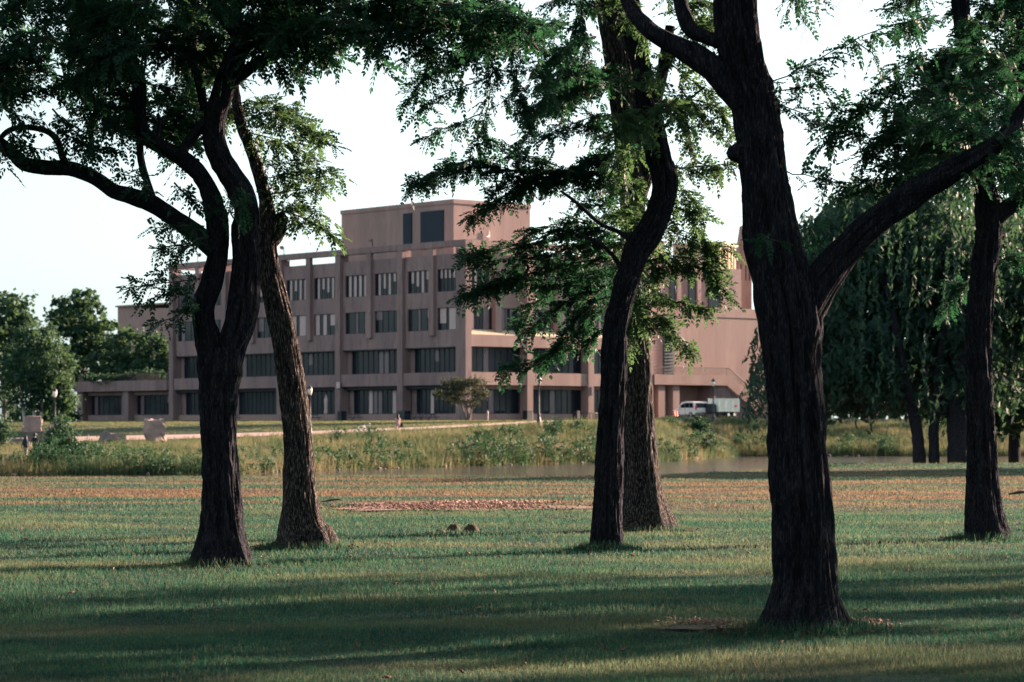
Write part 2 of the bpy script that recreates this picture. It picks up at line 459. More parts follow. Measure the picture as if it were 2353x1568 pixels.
# facade 1 (faces the shaded lawn)
BAY = 12.25
cols1 = [k * BAY for k in range(6)]
for k, s in enumerate(cols1):
    if k == 0: MB().box(0, .9, 0, 1.8, 1.2, 22.2).build('column', CO, BLD)
    else: bpart('column', F1, s - .5, s + .5, 0, 1.35, 1.2, 22.2)
for k in range(5):
    a = cols1[k] + (1.8 if k == 0 else .5); b = cols1[k+1] - .5
    # walls
    bpart('wall_panel', F1, a, b, .45, 1.3, 19.7, 21.4)
    bpart('wall_panel', F1, a, b, .45, 1.3, 15.2, 17.07)
    bpart('wall_panel', F1, a, b, .45, 1.3, 10.64, 12.6)
    mid = cols1[k] + 6.12 + (.3 if k == 0 else 0)
    bpart('fin', F1, mid - .45, mid + .45, .02, .447, 12.0, 22.2)
    for (z0, z1, row) in ((17.07, 19.7, 4), (12.6, 15.2, 3)):
        spans = []
        for (p, q) in ((a, mid), (mid, b)):
            w0, w1 = p + .55, q - .55
            if q == mid: w1 = mid - .75
            if p == mid: w0 = mid + .65
            spans.append((w0, w1))
        bpart('pier', F1, a, spans[0][0] - .071, .45, 1.3, z0, z1)
        bpart('pier', F1, spans[0][1] + .071, spans[1][0] - .071, .45, 1.3, z0, z1)
        bpart('pier', F1, spans[1][1] + .071, b, .45, 1.3, z0, z1)
        for wi, (w0, w1) in enumerate(spans):
            if row == 4:
                sp = [0]; kd = []
                cur = 0
                unitw = 1 / (5 * .62 + 4 * 1.0) if rnd.random() < .5 else 1 / (5 * .72 + 4 * .9)
                dw = .62 * unitw if unitw * 7.1 > .99 else .72 * unitw
                bw = (1 - 5 * dw) / 4
                for j in range(5):
                    cur += dw; sp.append(cur); kd.append(D_)
                    if j < 4: cur += bw; sp.append(cur); kd.append(B_)
                sp[-1] = 1
                if k == 4: kd = [D_ if rnd.random() < .6 else K_ for _ in kd]
            else:
                pat = [[.05, .38, .12, .45], [.1, .3, .12, .3, .18], [.22, .14, .2, .14, .3], [.3, .25, .25, .2], [.12, .2, .3, .25, .13]]
                pk = [[D_, B_, D_, B_], [D_, G_, K_, D_, B_], [B_, D_, B_, D_, B_], [K_, G_, D_, G_], [D_, K_, G_, D_, K_]]
                q = [0, 1, 3, 1, 2, 0, 3, 4, 3, 4][(k * 2 + wi) % 10]
                sp = [0]
                for v in pat[q]: sp.append(sp[-1] + v)
                sp[-1] = 1; kd = pk[q]
                if k >= 3: kd = [G_ if v == B_ else v for v in kd]
            window(F1, w0, w1, .62, z0 + .05, z1 - .05, sp, kd)
    # second floor glazing band, deep behind the columns
    a2 = cols1[k] + .5 + (1.3 if k == 0 else 0)
    n = 10
    kd = [rnd.choice([D_, G_, D_, G_, K_]) for _ in range(n)]
    if k == 2: kd = [D_, K_, G_, K_, G_, D_, D_, G_, D_, B_]
    window(F1, a2 + .05, b - .9, 1.25, 7.75, 10.55, [i / n for i in range(n + 1)], kd, mull=.16)
    bpart('pier', F1, b - .82, b, 1.25, 1.95, 7.68, 10.638, 'concrete')
    bpart('soffit', F1, a2, b, .46, 2.0, 10.50, 10.637, 'frame_dark')
    bpart('spandrel', F1, a, b, .15, 1.95, 6.2, 7.68)
    bpart('soffit', F1, a, b, .6, 1.95, 5.80, 6.197, 'frame_dark')
    n = 11
    kd = [rnd.choice([D_, G_, G_, D_]) for _ in range(n)]
    if k in (0, 1): kd[3] = B_; kd[5] = K_ if k else G_
    if k == 1: kd[4] = K_; kd[8] = B_
    window(F1, a2 + .05, b - 1.0, 1.45, 2.93, 5.72, [i / n for i in range(n + 1)], kd, mull=.14)
    bpart('plinth', F1, a, b, .9, 1.9, 1.0, 2.86, CP)
    bpart('pier', F1, b - .92, b, 1.45, 1.95, 2.862, 5.798, 'concrete')
# ring beam round the roof terrace
bpart('roof_beam', F1, -.05, 61.85, -.06, .9, 22.2, 22.9, 'concrete')
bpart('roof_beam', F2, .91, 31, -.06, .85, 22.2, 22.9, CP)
MB().box(30.0, 30.9, .85, 61.8, 22.2, 22.9).build('roof_beam', CO, BLD)
MB().box(.9, 29.99, 60.9, 61.8, 22.2, 22.9).build('roof_beam', CO, BLD)
# facade 2 (catches the grazing sun)
cols2 = [0, 10.3, 20.0, 29.8]
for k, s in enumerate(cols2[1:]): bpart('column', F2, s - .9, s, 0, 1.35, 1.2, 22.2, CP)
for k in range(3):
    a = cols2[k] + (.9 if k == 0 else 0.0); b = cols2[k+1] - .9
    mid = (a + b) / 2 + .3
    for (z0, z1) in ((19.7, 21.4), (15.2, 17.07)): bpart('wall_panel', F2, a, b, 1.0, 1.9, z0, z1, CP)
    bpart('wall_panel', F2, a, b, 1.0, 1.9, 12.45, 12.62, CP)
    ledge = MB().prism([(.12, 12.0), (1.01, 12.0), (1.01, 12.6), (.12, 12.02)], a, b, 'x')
    ledge.build('ledge', 'concrete_cream', BLD)  # paler than the walls, with sun on the ledge put into its colour
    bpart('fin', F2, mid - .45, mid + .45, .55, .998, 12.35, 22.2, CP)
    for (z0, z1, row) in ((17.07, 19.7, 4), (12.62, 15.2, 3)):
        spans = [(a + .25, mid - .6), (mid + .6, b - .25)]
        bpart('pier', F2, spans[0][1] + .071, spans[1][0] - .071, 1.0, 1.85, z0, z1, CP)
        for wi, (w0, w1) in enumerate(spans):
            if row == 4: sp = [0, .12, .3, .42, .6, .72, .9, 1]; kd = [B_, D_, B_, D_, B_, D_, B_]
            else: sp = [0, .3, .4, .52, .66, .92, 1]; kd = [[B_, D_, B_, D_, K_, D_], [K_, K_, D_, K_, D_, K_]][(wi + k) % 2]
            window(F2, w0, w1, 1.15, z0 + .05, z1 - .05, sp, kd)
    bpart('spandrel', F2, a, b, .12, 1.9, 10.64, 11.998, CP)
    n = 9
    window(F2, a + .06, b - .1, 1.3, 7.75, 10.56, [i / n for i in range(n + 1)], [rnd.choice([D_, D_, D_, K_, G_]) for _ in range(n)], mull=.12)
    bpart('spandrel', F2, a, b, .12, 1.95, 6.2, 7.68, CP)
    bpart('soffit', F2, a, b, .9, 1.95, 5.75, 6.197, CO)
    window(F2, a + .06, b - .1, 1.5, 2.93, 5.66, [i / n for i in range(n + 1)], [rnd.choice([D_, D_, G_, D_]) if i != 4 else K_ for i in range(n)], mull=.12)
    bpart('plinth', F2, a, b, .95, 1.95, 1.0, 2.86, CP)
# penthouse plant room
ph = MB().box(0, 12.2, 0, 22.4, 0, 8.1).build('plant_room', 'concrete_pale_lit', BLD, (8.0, 11.9, 20.6))
MB().box(-.12, 12.32, -.12, 22.52, 7.6, 8.12).build('parapet', 'concrete_pale_lit', ph, (0, 0, .03))
for (s0, s1) in ((7.97, 9.69), (1.8, 6.26)):
    lv = MB().box(-.10, -.02, s0, s1, 2.35, 6.95)
    z = 2.4
    while z < 6.9:
        lv.box(-.20, -.102, s0 + .05, s1 - .05, z, z + .13); z += .26
    lv.build('louvre_panel', 'louvre', ph)
MB().tube([(5.5, -.15, 3.4), (5.5, -.15, 4.6)], .06, 6).tube([(5.5, -.15, 4.0), (4.7, -.5, 3.7)], .05, 6).build('wall_lamp', 'white_paint', ph)
# low wing to the left
wing0, wing1 = 61.85, 85.2
MB().box(2.2, 22, wing0, wing1 - .3, .5, 6.1).build('core', CO, BLD)
MB().box(-.3, 22, wing0, wing1, 6.15, 7.55).build('spandrel', CO, BLD)
for s in (72.6, 84.4): MB().box(.1, 1.6, s - .7, s + .7, 1.0, 6.147).build('column', CO, BLD)
for (a, b) in ((wing0 + .1, 71.85), (73.35, 83.65)):
    n = 9
    window(F1, a + .3, b - .3, 1.5, 3.0, 5.5, [0, .06, .16, .3, .45, .58, .68, .76, .84, 1], [D_, K_, D_, D_, G_, D_, D_, K_, D_], mull=.1)
    bpart('plinth', F1, a, b, 1.0, 2.15, 1.0, 2.9)
    bpart('soffit', F1, a, b, 1.0, 2.15, 5.6, 6.147)
MB().box(0.4, 2.1, 83.7, 85.1, 1.0, 6.14).build('pier', CO, BLD)
rl = MB(); rl.box(.3, .36, wing0, wing1 - .1, 8.5, 8.58)
y_ = wing0 + .1
while y_ < wing1 - .1:
    rl.box(.31, .35, y_, y_ + .05, 7.55, 8.5); y_ += .22
rl.build('railing', 'frame_dark', BLD)
# right hand block with the raised walkway
MB().box(30.2, 64, 3.0, 20, .5, 15.2).build('side_wall', CP, BLD)
MB().box(30.2, 64, 2.9, 20, 15.203, 16.4).build('parapet', 'concrete_pale_lit', BLD)
lv = MB().box(34.4, 36.2, 2.93, 2.998, 7.8, 15.19)
z = 7.9
while z < 15.1: lv.box(34.42, 36.18, 2.8, 2.928, z, z + .16); z += .40
lv.build('vent_grille', 'louvre', BLD)
MB().box(30.0, 42.6, -.05, 2.997, 6.5, 7.75).build('walkway', CP, BLD)
MB().prism([(42.603, 6.5), (42.603, 7.75), (43.2, 7.75), (52.6, 2.1), (52.6, 1.2), (51.2, 1.2)], -.05, .25, 'y').build('stair_parapet', CP, BLD)
MB().prism([(40.4, 1.0), (40.4, 6.497), (42.6, 6.497), (51.4, 1.0)], .27, 2.9, 'y').build('stair_wall', CO, BLD)  # darker concrete than the parapet, shade below the stair painted in
for (a, b) in ((31.0, 32.1), (33.5, 34.6)): MB().box(a, b, .3, 1.6, 1.0, 6.498).build('column', CP, BLD)
for (a, b) in ((32.6, 32.95), (35.1, 35.45)): MB().box(a, b, 2.9, 2.996, 2.2, 6.2).build('slot_window', 'glass_dark', BLD)
rl = MB(); rl.box(30.0, 42.6, .1, .15, 8.62, 8.70)
x_ = 30.1
while x_ < 42.6: rl.box(x_, x_ + .05, .11, .14, 7.75, 8.62); x_ += .24
x_ = 42.7
while x_ < 52:
    zz = 7.75 - (x_ - 43.2) * 5.65 / 9.4 if x_ > 43.2 else 7.75
    rl.box(x_, x_ + .05, .11, .14, zz - .05, zz + .9); x_ += .24
rl.tube([(42.6, .125, 8.65), (43.2, .125, 8.65), (52.0, .125, 3.35)], .045, 5)
rl.build('railing', 'frame_dark', BLD)
# roof floodlights
def floodlight(x, y, flip):
    f = MB(); f.tube([(0, 0, 0), (0, 0, .95)], .05, 6); f.tube([(0, 0, .9), (.0, .35 * flip, .95)], .04, 6)
    o = f.build('floodlight_pole', 'frame_dark', BLD, (x, y, 22.9))
    h = MB().lathe([(.04, .3), (.16, .26), (.27, .05), (.30, 0), (.22, -.04), (.0, -.05)], n=12)
    l_ = h.build('lamp_head', 'rock' if flip > 0 else 'frame_dark', o, (0, .5 * flip, .9)); l_.rotation_euler = (R(60 * flip), 0, 0)
    return o
for s, fl in ((60, 1), (55.5, -1), (36.2, 1), (26.2, -1), (18.0, 1)): floodlight(.4, s, fl)

# other blocks behind
b2 = empty('rear_block', CORN + Vector((0, 0, 0)), BRZ, 'taller dark windowed concrete block standing behind the right hand wall', 'building')
MB().box(29, 66, 20.3, 40, 1, 22.9).build('wall', CO, b2)
x_ = 31.5
for i, wd in enumerate((1.0, 2.6, 1.4, 1.0, 1.8, .9, 1.2, 2.0)):
    MB().box(x_, x_ + wd, 20.15, 20.297, 16.5, 21.9).build('window', 'glass_dark', b2)
    MB().box(x_ + wd + .15, x_ + wd + .9, 19.9, 20.298, 16.4, 21.9).build('fin', CO, b2)
    x_ += wd + 2.6
b3 = empty('rooftop_block', P(1640, 976, 372) * 1, 0, 'sunlit cream ribbed rooftop block glowing between the trunks', 'building')
b3.location.z = 0; b3.rotation_euler = (0, 0, R(62))
m_ = MB().box(-3, 3, -2.0, 5, 2, 27.0)
m_.build('wall', 'concrete_cream', b3)
for i in range(6): MB().box(-2.9 + i * 1.05, -2.55 + i * 1.05, -2.25, -2.003, 20, 27.0).build('rib', 'concrete_cream', b3)
MB().box(-3.2, 3.2, -2.4, 5.2, 27.003, 27.4).build('roof', 'concrete_cream', b3)
b4 = empty('spire_tower', P(1708, 976, 380), R(10), 'slender dark tapering tower rising behind the right hand block', 'building')
b4.location.z = 0
MB().box(-1.0, 1.0, -1, 1, 2, 25.4).build('shaft', CO, b4)
MB().prism([(-1.15, 25.4), (1.15, 25.4), (.62, 30.5), (-.35, 30.5)], -.8, .8, 'y').build('spire', CO, b4)
for dx in (-.62, .1, .62): MB().box(dx - .08, dx + .08, -1.04, -1.003, 22.5, 24.9).build('slot_window', 'glass_dark', b4)
b5 = empty('far_block', P(322, 976, 440), BRZ, 'distant plain brick coloured block above the trees at the far left', 'building')
b5.location.z = 0
MB().box(0, 16, -9, 0, 1, 21.0).build('wall', 'brick_far', b5)
MB().box(.35, 16, .003, 7.6, 1, 21.6).build('wing', 'brick_far', b5)
MB().box(-.1, 16.1, -9.1, 7.7, 21.61, 21.9).build('parapet', 'brick_far', b5)
MB().box(-.09, -.003, -5.6, -4.5, 17.6, 19.0).build('window', 'glass_curtain', b5)
b6 = empty('rooftop_cabin', P(1478, 976, 352), BRZ, 'small pinkish rooftop cabin seen above the right end of the main building', 'building')
b6.location.z = 0
MB().box(0, 4, 0, 4, 15, 26.2).build('wall', CP, b6); MB().box(-.15, 4.15, -.15, 4.15, 26.203, 26.5).build('roof', CP, b6)

# ================================================================== TREES
def catmull(pts, step):
    """pts: array (n,k) -> resampled smooth path; the first three columns are the position"""
    pts = np.asarray(pts, float); out = []
    Pp = np.vstack([2 * pts[0] - pts[1], pts, 2 * pts[-1] - pts[-2]])
    for i in range(1, len(Pp) - 2):
        p0, p1, p2, p3 = Pp[i-1], Pp[i], Pp[i+1], Pp[i+2]
        n = max(1, int(np.linalg.norm((p2 - p1)[:3]) / step))
        for k in range(n):
            t = k / n
            out.append(.5 * ((2*p1) + (-p0+p2)*t + (2*p0-5*p1+4*p2-p3)*t*t + (-p0+3*p1-3*p2+p3)*t**3))
    out.append(pts[-1]); return np.array(out)
def bark_tube(path, nseg, amp, seed, nridge=7.0, flare=0.0, zbase=None, flh=.75):
    """path (n,4) xyz + radius -> verts, quads with ridged bark relief"""
    Pt = path[:, :3]; r = np.maximum(path[:, 3], .004); n = len(path)
    T = np.gradient(Pt, axis=0); T /= np.linalg.norm(T, axis=1, keepdims=True) + 1e-9
    up = np.zeros((n, 3)); u = np.array([0., 1., 0.]) if abs(T[0][1]) < .8 else np.array([1., 0, 0])
    for i in range(n):
        u = u - T[i] * u.dot(T[i]); u /= np.linalg.norm(u); up[i] = u
    W_ = np.cross(T, up)
    L = np.concatenate([[0], np.cumsum(np.linalg.norm(np.diff(Pt, axis=0), axis=1))])
    th = np.linspace(0, 2*np.pi, nseg, endpoint=False)
    Th, Ll = np.meshgrid(th, L); Rr = np.repeat(r[:, None], nseg, 1)
    cx, sx = np.cos(Th), np.sin(Th)
    # furrows: noise stretched along the stem, scaled by radius
    q = nridge
    n1 = vnoise(cx*q*.5 + 9, sx*q*.5, Ll*2.2, seed); n2 = vnoise(cx*q + 3, sx*q, Ll*2.6, seed+1); n3 = vnoise(cx*2, sx*2, Ll*1.2, seed+2)
    ridge = 1 - np.abs(2*n2 - 1)
    n4 = vnoise(cx*q*2.2, sx*q*2.2, Ll*14, seed+5)
    disp = amp * ((ridge - .8) * 2.0 + (n1 - .6) * 1.1 + (n4 - .5) * .6) + Rr * .13 * (n3 - .5)
    if flare:
        hgt = Pt[:, 2] - zbase; f = np.clip(1 - hgt / flh, 0, 1) ** 2
        lob = .5 + .5*np.sin(Th*5 + seed) + .6*(vnoise(cx*1.7, sx*1.7, 0, seed+3) - .5)
        disp = disp + (f[:, None] * lob) * flare * Rr
    Rf = Rr + disp
    V = Pt[:, None, :] + up[:, None, :] * (cx * Rf)[..., None] + W_[:, None, :] * (sx * Rf)[..., None]
    id_ = np.arange(n * nseg).reshape(n, nseg); nx_ = np.roll(id_, -1, 1)
    Fq = np.stack([id_[:-1], nx_[:-1], nx_[1:], id_[1:]], -1).reshape(-1, 4)
    return V.reshape(-1, 3), Fq
def px_path(pts, Y):
    """[(x, y, width, dY)] -> (n,4) xyz radius"""
    out = []
    for p in pts:
        x, y, w_ = p[:3]; dy = p[3] if len(p) > 3 else 0
        q = P(x, y, Y + dy); out.append((q.x, q.y, q.z, w_ / 2 / F * (Y + dy)))
    return np.array(out)
LIMBS = {}
def limb(name, parent, path, seed, base, nseg=None, step=None, flare=0.0, mat_='bark', amp=None, flh=.75):
    r0 = path[0, 3]
    nseg = nseg or (72 if r0 > .12 else 28 if r0 > .05 else 14 if r0 > .025 else 8)
    step = step or max(.03, min(.08, r0 * .35))
    pc = catmull(path, step)
    amp = amp if amp is not None else min(.030, r0 * .14)
    V, Fq = bark_tube(pc, nseg, amp, seed, nridge=8 if r0 > .1 else 3.5, flare=flare, zbase=base.z, flh=flh)
    return link(name, npmesh(name, V - np.array(base), Fq, mat_, smooth=True), parent), pc

# pinnate fronds ---------------------------------------------------
def fronds(Pb, D, L, nl=6, lw=.52, droop=.35, seed=0, llen=.33):
    """vectorised pinnate leaves. Pb,D (n,3), L (n,). returns V,F"""
    rg = np.random.default_rng(seed); n = len(Pb)
    D = D / (np.linalg.norm(D, axis=1, keepdims=True) + 1e-9)
    side = np.cross(D, np.array([0, 0, 1.0]) + rg.normal(0, .45, (n, 3))); side /= np.linalg.norm(side, axis=1, keepdims=True) + 1e-9
    nrm = np.cross(side, D)
    segs = []
    for j in range(nl):
        t = (j + .6) / nl
        for sgn in (-1, 1):
            segs.append((t, sgn))
    segs.append((1.0, 0))
    m = len(segs); t = np.array([s[0] for s in segs]); sg = np.array([s[1] for s in segs])
    pos = Pb[:, None] + D[:, None] * (L[:, None] * t)[..., None]
    pos[..., 2] -= (L[:, None] * droop * t**2)
    ang = np.where(sg == 0, 0, 1.0) * (1.05 - .35 * t)
    ll = L[:, None] * llen * (1 - .35 * np.abs(t - .45))
    dirv = D[:, None] * np.cos(ang)[None, :, None] + side[:, None] * (np.sin(ang) * sg)[None, :, None]
    dirv[..., 2] -= .25 + .3 * rg.random((n, m))
    dirv += rg.normal(0, .12, (n, m, 3))
    dirv /= np.linalg.norm(dirv, axis=2, keepdims=True)
    wv = np.cross(dirv, nrm[:, None] + rg.normal(0, .25, (n, m, 3))); wv /= np.linalg.norm(wv, axis=2, keepdims=True) + 1e-9
    tip = pos + dirv * ll[..., None]; mid = pos + dirv * (ll * .45)[..., None]
    hw = (ll * lw * .5)[..., None]
    V = np.stack([pos, mid + wv * hw, tip, mid - wv * hw], 2)
    Fq = np.arange(n * m * 4).reshape(-1, 4)
    return V.reshape(-1, 3), Fq
def quads(Pc, size, rg, aspect=1.0, hang=0.0):
    n = len(Pc); a = rg.normal(0, 1, (n, 3)); a[:, 2] -= hang; a /= np.linalg.norm(a, axis=1, keepdims=True)
    b = np.cross(a, rg.normal(0, 1, (n, 3))); b /= np.linalg.norm(b, axis=1, keepdims=True) + 1e-9
    s_ = (size * rg.uniform(.6, 1.3, n))[:, None]
    A = a * s_ * .5; B = b * s_ * .5 * aspect
    V = np.stack([Pc - A, Pc + B * .9, Pc + A, Pc - B * .9], 1).reshape(-1, 3)
    return V, np.arange(n * 4).reshape(-1, 4)
def clumpy(ells, n, rg, clump=24, cr=.5, shell=.55):
    """points gathered in clumps within ellipsoids [(cx,cy,cz,rx,ry,rz)]"""
    vol = np.array([e[3] * e[4] * e[5] for e in ells]) ** .7; vol /= vol.sum()
    nc = n // clump; w_ = rg.choice(len(ells), nc, p=vol)
    E = np.array(ells)[w_]
    d = rg.normal(0, 1, (nc, 3)); d /= np.linalg.norm(d, axis=1, keepdims=True)
    r = rg.uniform(shell ** 3, 1, nc) ** (1/3) * rg.uniform(.86, 1.06, nc)
    c = E[:, :3] + d * r[:, None] * E[:, 3:]
    rr = rg.uniform(.5, 1.4, nc) * cr
    p = c[:, None] + rg.normal(0, .5, (nc, clump, 3)) * rr[:, None, None]
    return p.reshape(-1, 3)
class Foliage:
    """collects twigs and fronds of one tree"""
    def __init__(s, name, seed): s.name = name; s.p = []; s.d = []; s.l = []; s.tw = []; s.rg = np.random.default_rng(seed); s.seed = seed
    def bough(s, pts, spread=.45, dens=1.0, droop=.25, r0=.012, frond=.20, tw=.10, side_up=0.1, mainfr=True):
        """pts (n,3) world path, side twigs both ways"""
        rg = s.rg
        pts = np.asarray(pts, float)
        pc = catmull(np.column_stack([pts, np.linspace(r0, .004, len(pts))]), .06)
        pc[1:-1, :3] += rg.normal(0, .008, (len(pc) - 2, 3))
        s.tw.append((pc[::2] if len(pc) > 6 else pc, 5))
        n = len(pc); T = np.gradient(pc[:, :3], axis=0); T /= np.linalg.norm(T, axis=1, keepdims=True) + 1e-9
        Ltot = n * .06; k = max(3, int(Ltot / tw * 2))
        for i in range(k):
            t = (i + rg.random()) / k
            if t < .05 and Ltot > .6: continue
            j = min(n - 1, int(t * n)); p0 = pc[j, :3]; tt = T[j]
            sd = np.cross(tt, [0, 0, 1.0]); sd /= np.linalg.norm(sd) + 1e-9
            sg = 1 if i % 2 else -1
            a = rg.uniform(.55, 1.2)
            d = tt * math.cos(a) + sd * sg * math.sin(a) * rg.uniform(.4, 1) + np.array([0, 0, side_up + rg.normal(0, .38)]); d /= np.linalg.norm(d)
            ln = spread * rg.uniform(.35, 1.0) * (1.05 - .55 * t)
            m = max(2, int(ln / .06)); q = np.linspace(0, 1, m + 1)[:, None]
            tp = p0 + d * q * ln; tp[:, 2] -= droop * ln * q[:, 0]**2
            if ln > .12: s.tw.append((np.column_stack([tp[::max(1, m // 3)], np.full(len(tp[::max(1, m // 3)]), .0035)]), 3))
            kf = max(1, int(ln / .055 * dens + rg.random()))
            for f in range(kf):
                u = rg.uniform(.12, 1.0); pp = tp[min(m, int(u * m))]
                fd = d * rg.uniform(.2, 1) + np.array([rg.normal(0, .5), rg.normal(0, .5), rg.normal(-.12, .32)])
                s.p.append(pp); s.d.append(fd); s.l.append(frond * rg.uniform(.7, 1.25))
        for f in range(int(Ltot / .035 * dens)):
            j = int(rg.uniform(.1, 1) * (n - 1)); fd = T[j] * .5 + rg.normal(0, .6, 3) + [0, 0, -.15]
            s.p.append(pc[j, :3] + rg.normal(0, .03, 3)); s.d.append(fd); s.l.append(frond * rg.uniform(.7, 1.2))
    def pxbough(s, pts, Y, **kw):
        """[(x,y,dY)]"""
        s.bough([P(p[0], p[1], Y + (p[2] if len(p) > 2 else 0)) for p in pts], **kw)
    def region(s, box, Y, n, length=(.5, 1.1), depth=1.5, heading=None, **kw):
        """random boughs whose middles fill a box (x0,y0,x1,y1) of the crown"""
        rg = s.rg
        for i in range(n):
            x, y = rg.uniform(box[0], box[2]), rg.uniform(box[1], box[3]); yy = Y + rg.uniform(-depth, depth)
            c = np.array(P(x, y, yy)); L = rg.uniform(*length)
            a = rg.uniform(0, 2*math.pi) if heading is None else heading + rg.normal(0, .5)
            d = np.array([math.cos(a), math.sin(a) * .8, rg.normal(.0, .25)])
            s.bough([c - d * L / 2, c + [0, 0, .05 * L], c + d * L / 2 - [0, 0, .12 * L]], **kw)
    def build(s, parent, base, mat_='leaf_a', nl=6, name='crown'):
        b = np.array(base)
        V, Fq = fronds(np.array(s.p) - b, np.array(s.d), np.array(s.l), nl=nl, seed=s.seed)
        o = link(name, npmesh(name, V, Fq, mat_), parent)
        Vs, Fs, off = [], [], 0
        for pc, k in s.tw:
            if len(pc) < 2: continue
            V, Fq = bark_tube(pc, k, 0, 1); Vs.append(V - b); Fs.append(Fq + off); off += len(V)
        if Vs:
            t = link('twigs', npmesh('twigs', np.vstack(Vs), np.vstack(Fs), 'twig', smooth=True), parent); t['kind'] = 'stuff'
        return len(s.p)

def make_tree(label, base_px, Y, trunk, limbs, seed, bark='bark', flare=.55, flh=.75, group='dark trunked trees on the near lawn', roots=()):
    bx = P(base_px, 976, Y); bz = float(terrain(bx.x, bx.y)); base = Vector((bx.x, bx.y, bz))
    t = empty('locust_tree', base, 0, label, 'tree', group)
    tp = px_path(trunk, Y)
    tp = np.vstack([[tp[0, 0], tp[0, 1], bz - .25, tp[0, 3]], tp])
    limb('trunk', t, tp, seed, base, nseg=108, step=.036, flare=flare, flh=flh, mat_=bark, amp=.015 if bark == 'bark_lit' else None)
    for i, lp in enumerate(limbs):
        limb('branch', t, px_path(lp, Y), seed + 10 + i, base, mat_=bark)
    for i, (dx, dy, r0, ln) in enumerate(roots):
        a = np.array([base.x, base.y, bz + .09]); n = 5; pts = []
        for k in range(n + 1):
            q = k / n; x = a[0] + dx * ln * q; y = a[1] + dy * ln * q
            pts.append((x, y, float(terrain(x, y)) + .10 * (1 - q) ** 1.6 - .035 - .02 * q, r0 * (1 - .75 * q)))
        limb('root', t, np.array(pts), seed + 40 + i, base, nseg=12)
    return t, base

NTRI = 0
def upper_crown(fol, Y, cx, z0, z1, rad, n, frond=.34):
    """foliage above the frame: coarse drooping boughs in a dome around the limbs"""
    rg = fol.rg
    for i in range(n):
        a = rg.uniform(0, 2*math.pi); rr = rad * math.sqrt(rg.uniform(.05, 1)); z = rg.uniform(z0, z1)
        c = np.array([cx + rr*math.cos(a), Y + rr*math.sin(a), z]); d = np.array([math.cos(a), math.sin(a), -.1])
        fol.bough([c - d*.6, c, c + d*.7 - [0, 0, .2]], spread=.7, dens=.45, frond=frond, tw=.22)

# --- tree A: forked, nearest on the left
YA = 29.2
tA, bA = make_tree('forked dark tree with two thick stems and a long limb reaching to the left edge', 510, YA,
    [(512, 1300, 108), (512, 1262, 100), (511, 1200, 92), (507, 1100, 86), (503, 1000, 85), (501, 900, 92), (505, 845, 106), (508, 800, 98)],
    [[(508, 880, 70), (484, 800, 66), (468, 740, 54), (468, 700, 50), (484, 655, 50), (500, 590, 47), (502, 520, 50), (490, 465, 44), (462, 405, 38), (420, 365, 36), (375, 340, 32), (338, 318, 32), (322, 285, 32), (318, 230, 34), (320, 185, 30), (300, 130, 24, -.4), (290, 70, 18, -.6)],
     [(508, 880, 80), (530, 800, 70), (552, 740, 70), (560, 680, 70), (566, 600, 62), (562, 540, 60), (566, 490, 58), (553, 440, 60), (520, 388, 52), (494, 330, 50), (494, 270, 50), (512, 215, 50), (525, 170, 50), (545, 120, 48), (560, 90, 44), (530, 50, 40), (500, 10, 38), (478, -60, 34), (470, -200, 26)],
     [(524, 190, 34), (560, 168, 27), (600, 140, 24), (650, 120, 22), (690, 90, 20), (730, 55, 17), (770, 28, 15), (830, -20, 12, .5), (900, -90, 8, 1)],
     [(680, 98, 14), (715, 84, 13), (760, 72, 12), (830, 68, 11, -.5), (920, 68, 9, -1), (1000, 45, 7, -1.3)],
     [(498, 262, 26), (470, 285, 25), (445, 312, 24), (424, 340, 24), (412, 368, 26)],
     [(495, 575, 50), (450, 535, 43), (410, 508, 40), (350, 468, 40), (300, 450, 38), (262, 440, 34), (215, 408, 32), (165, 388, 32), (100, 385, 32), (52, 375, 30), (20, 345, 26), (-10, 320, 24), (-60, 290, 20, -.3), (-120, 230, 14, -.5)],
     [(158, 395, 20), (143, 360, 18), (132, 325, 17), (108, 302, 16), (60, 292, 15), (20, 300, 14), (-10, 330, 11)],
     [(352, 470, 24), (338, 420, 18), (324, 370, 17), (320, 320, 17)],
     [(356, 345, 12), (362, 310, 12), (368, 285, 14), (362, 262, 8)],
     [(470, 250, 22, .3), (452, 170, 22, .4), (420, 110, 20, .5), (380, 75, 18, .6), (330, 60, 14, .7)],
     [(322, 240, 10), (280, 248, 9), (230, 240, 8)]],
    101, flare=.62, roots=((-.9, -.35, .07, .55), (.98, -.15, .08, .75), (.6, -.7, .06, .5)))
fA = Foliage('A', 5)
# --- tree B: leaning to the left, lit edge
YB = 33.7
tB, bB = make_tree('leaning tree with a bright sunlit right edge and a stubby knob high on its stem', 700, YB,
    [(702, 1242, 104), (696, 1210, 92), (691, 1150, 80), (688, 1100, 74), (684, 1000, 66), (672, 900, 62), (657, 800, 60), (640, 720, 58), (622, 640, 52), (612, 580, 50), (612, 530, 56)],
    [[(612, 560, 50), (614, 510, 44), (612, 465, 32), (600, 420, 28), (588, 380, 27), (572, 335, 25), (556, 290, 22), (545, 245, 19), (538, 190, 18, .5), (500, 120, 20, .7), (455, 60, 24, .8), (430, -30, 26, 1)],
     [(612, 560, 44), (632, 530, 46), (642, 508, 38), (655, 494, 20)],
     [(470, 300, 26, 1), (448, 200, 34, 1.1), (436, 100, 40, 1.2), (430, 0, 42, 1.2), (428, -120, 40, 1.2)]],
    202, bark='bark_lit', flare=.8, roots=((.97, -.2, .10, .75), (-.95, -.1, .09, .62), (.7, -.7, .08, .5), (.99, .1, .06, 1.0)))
fB = Foliage('B', 6)
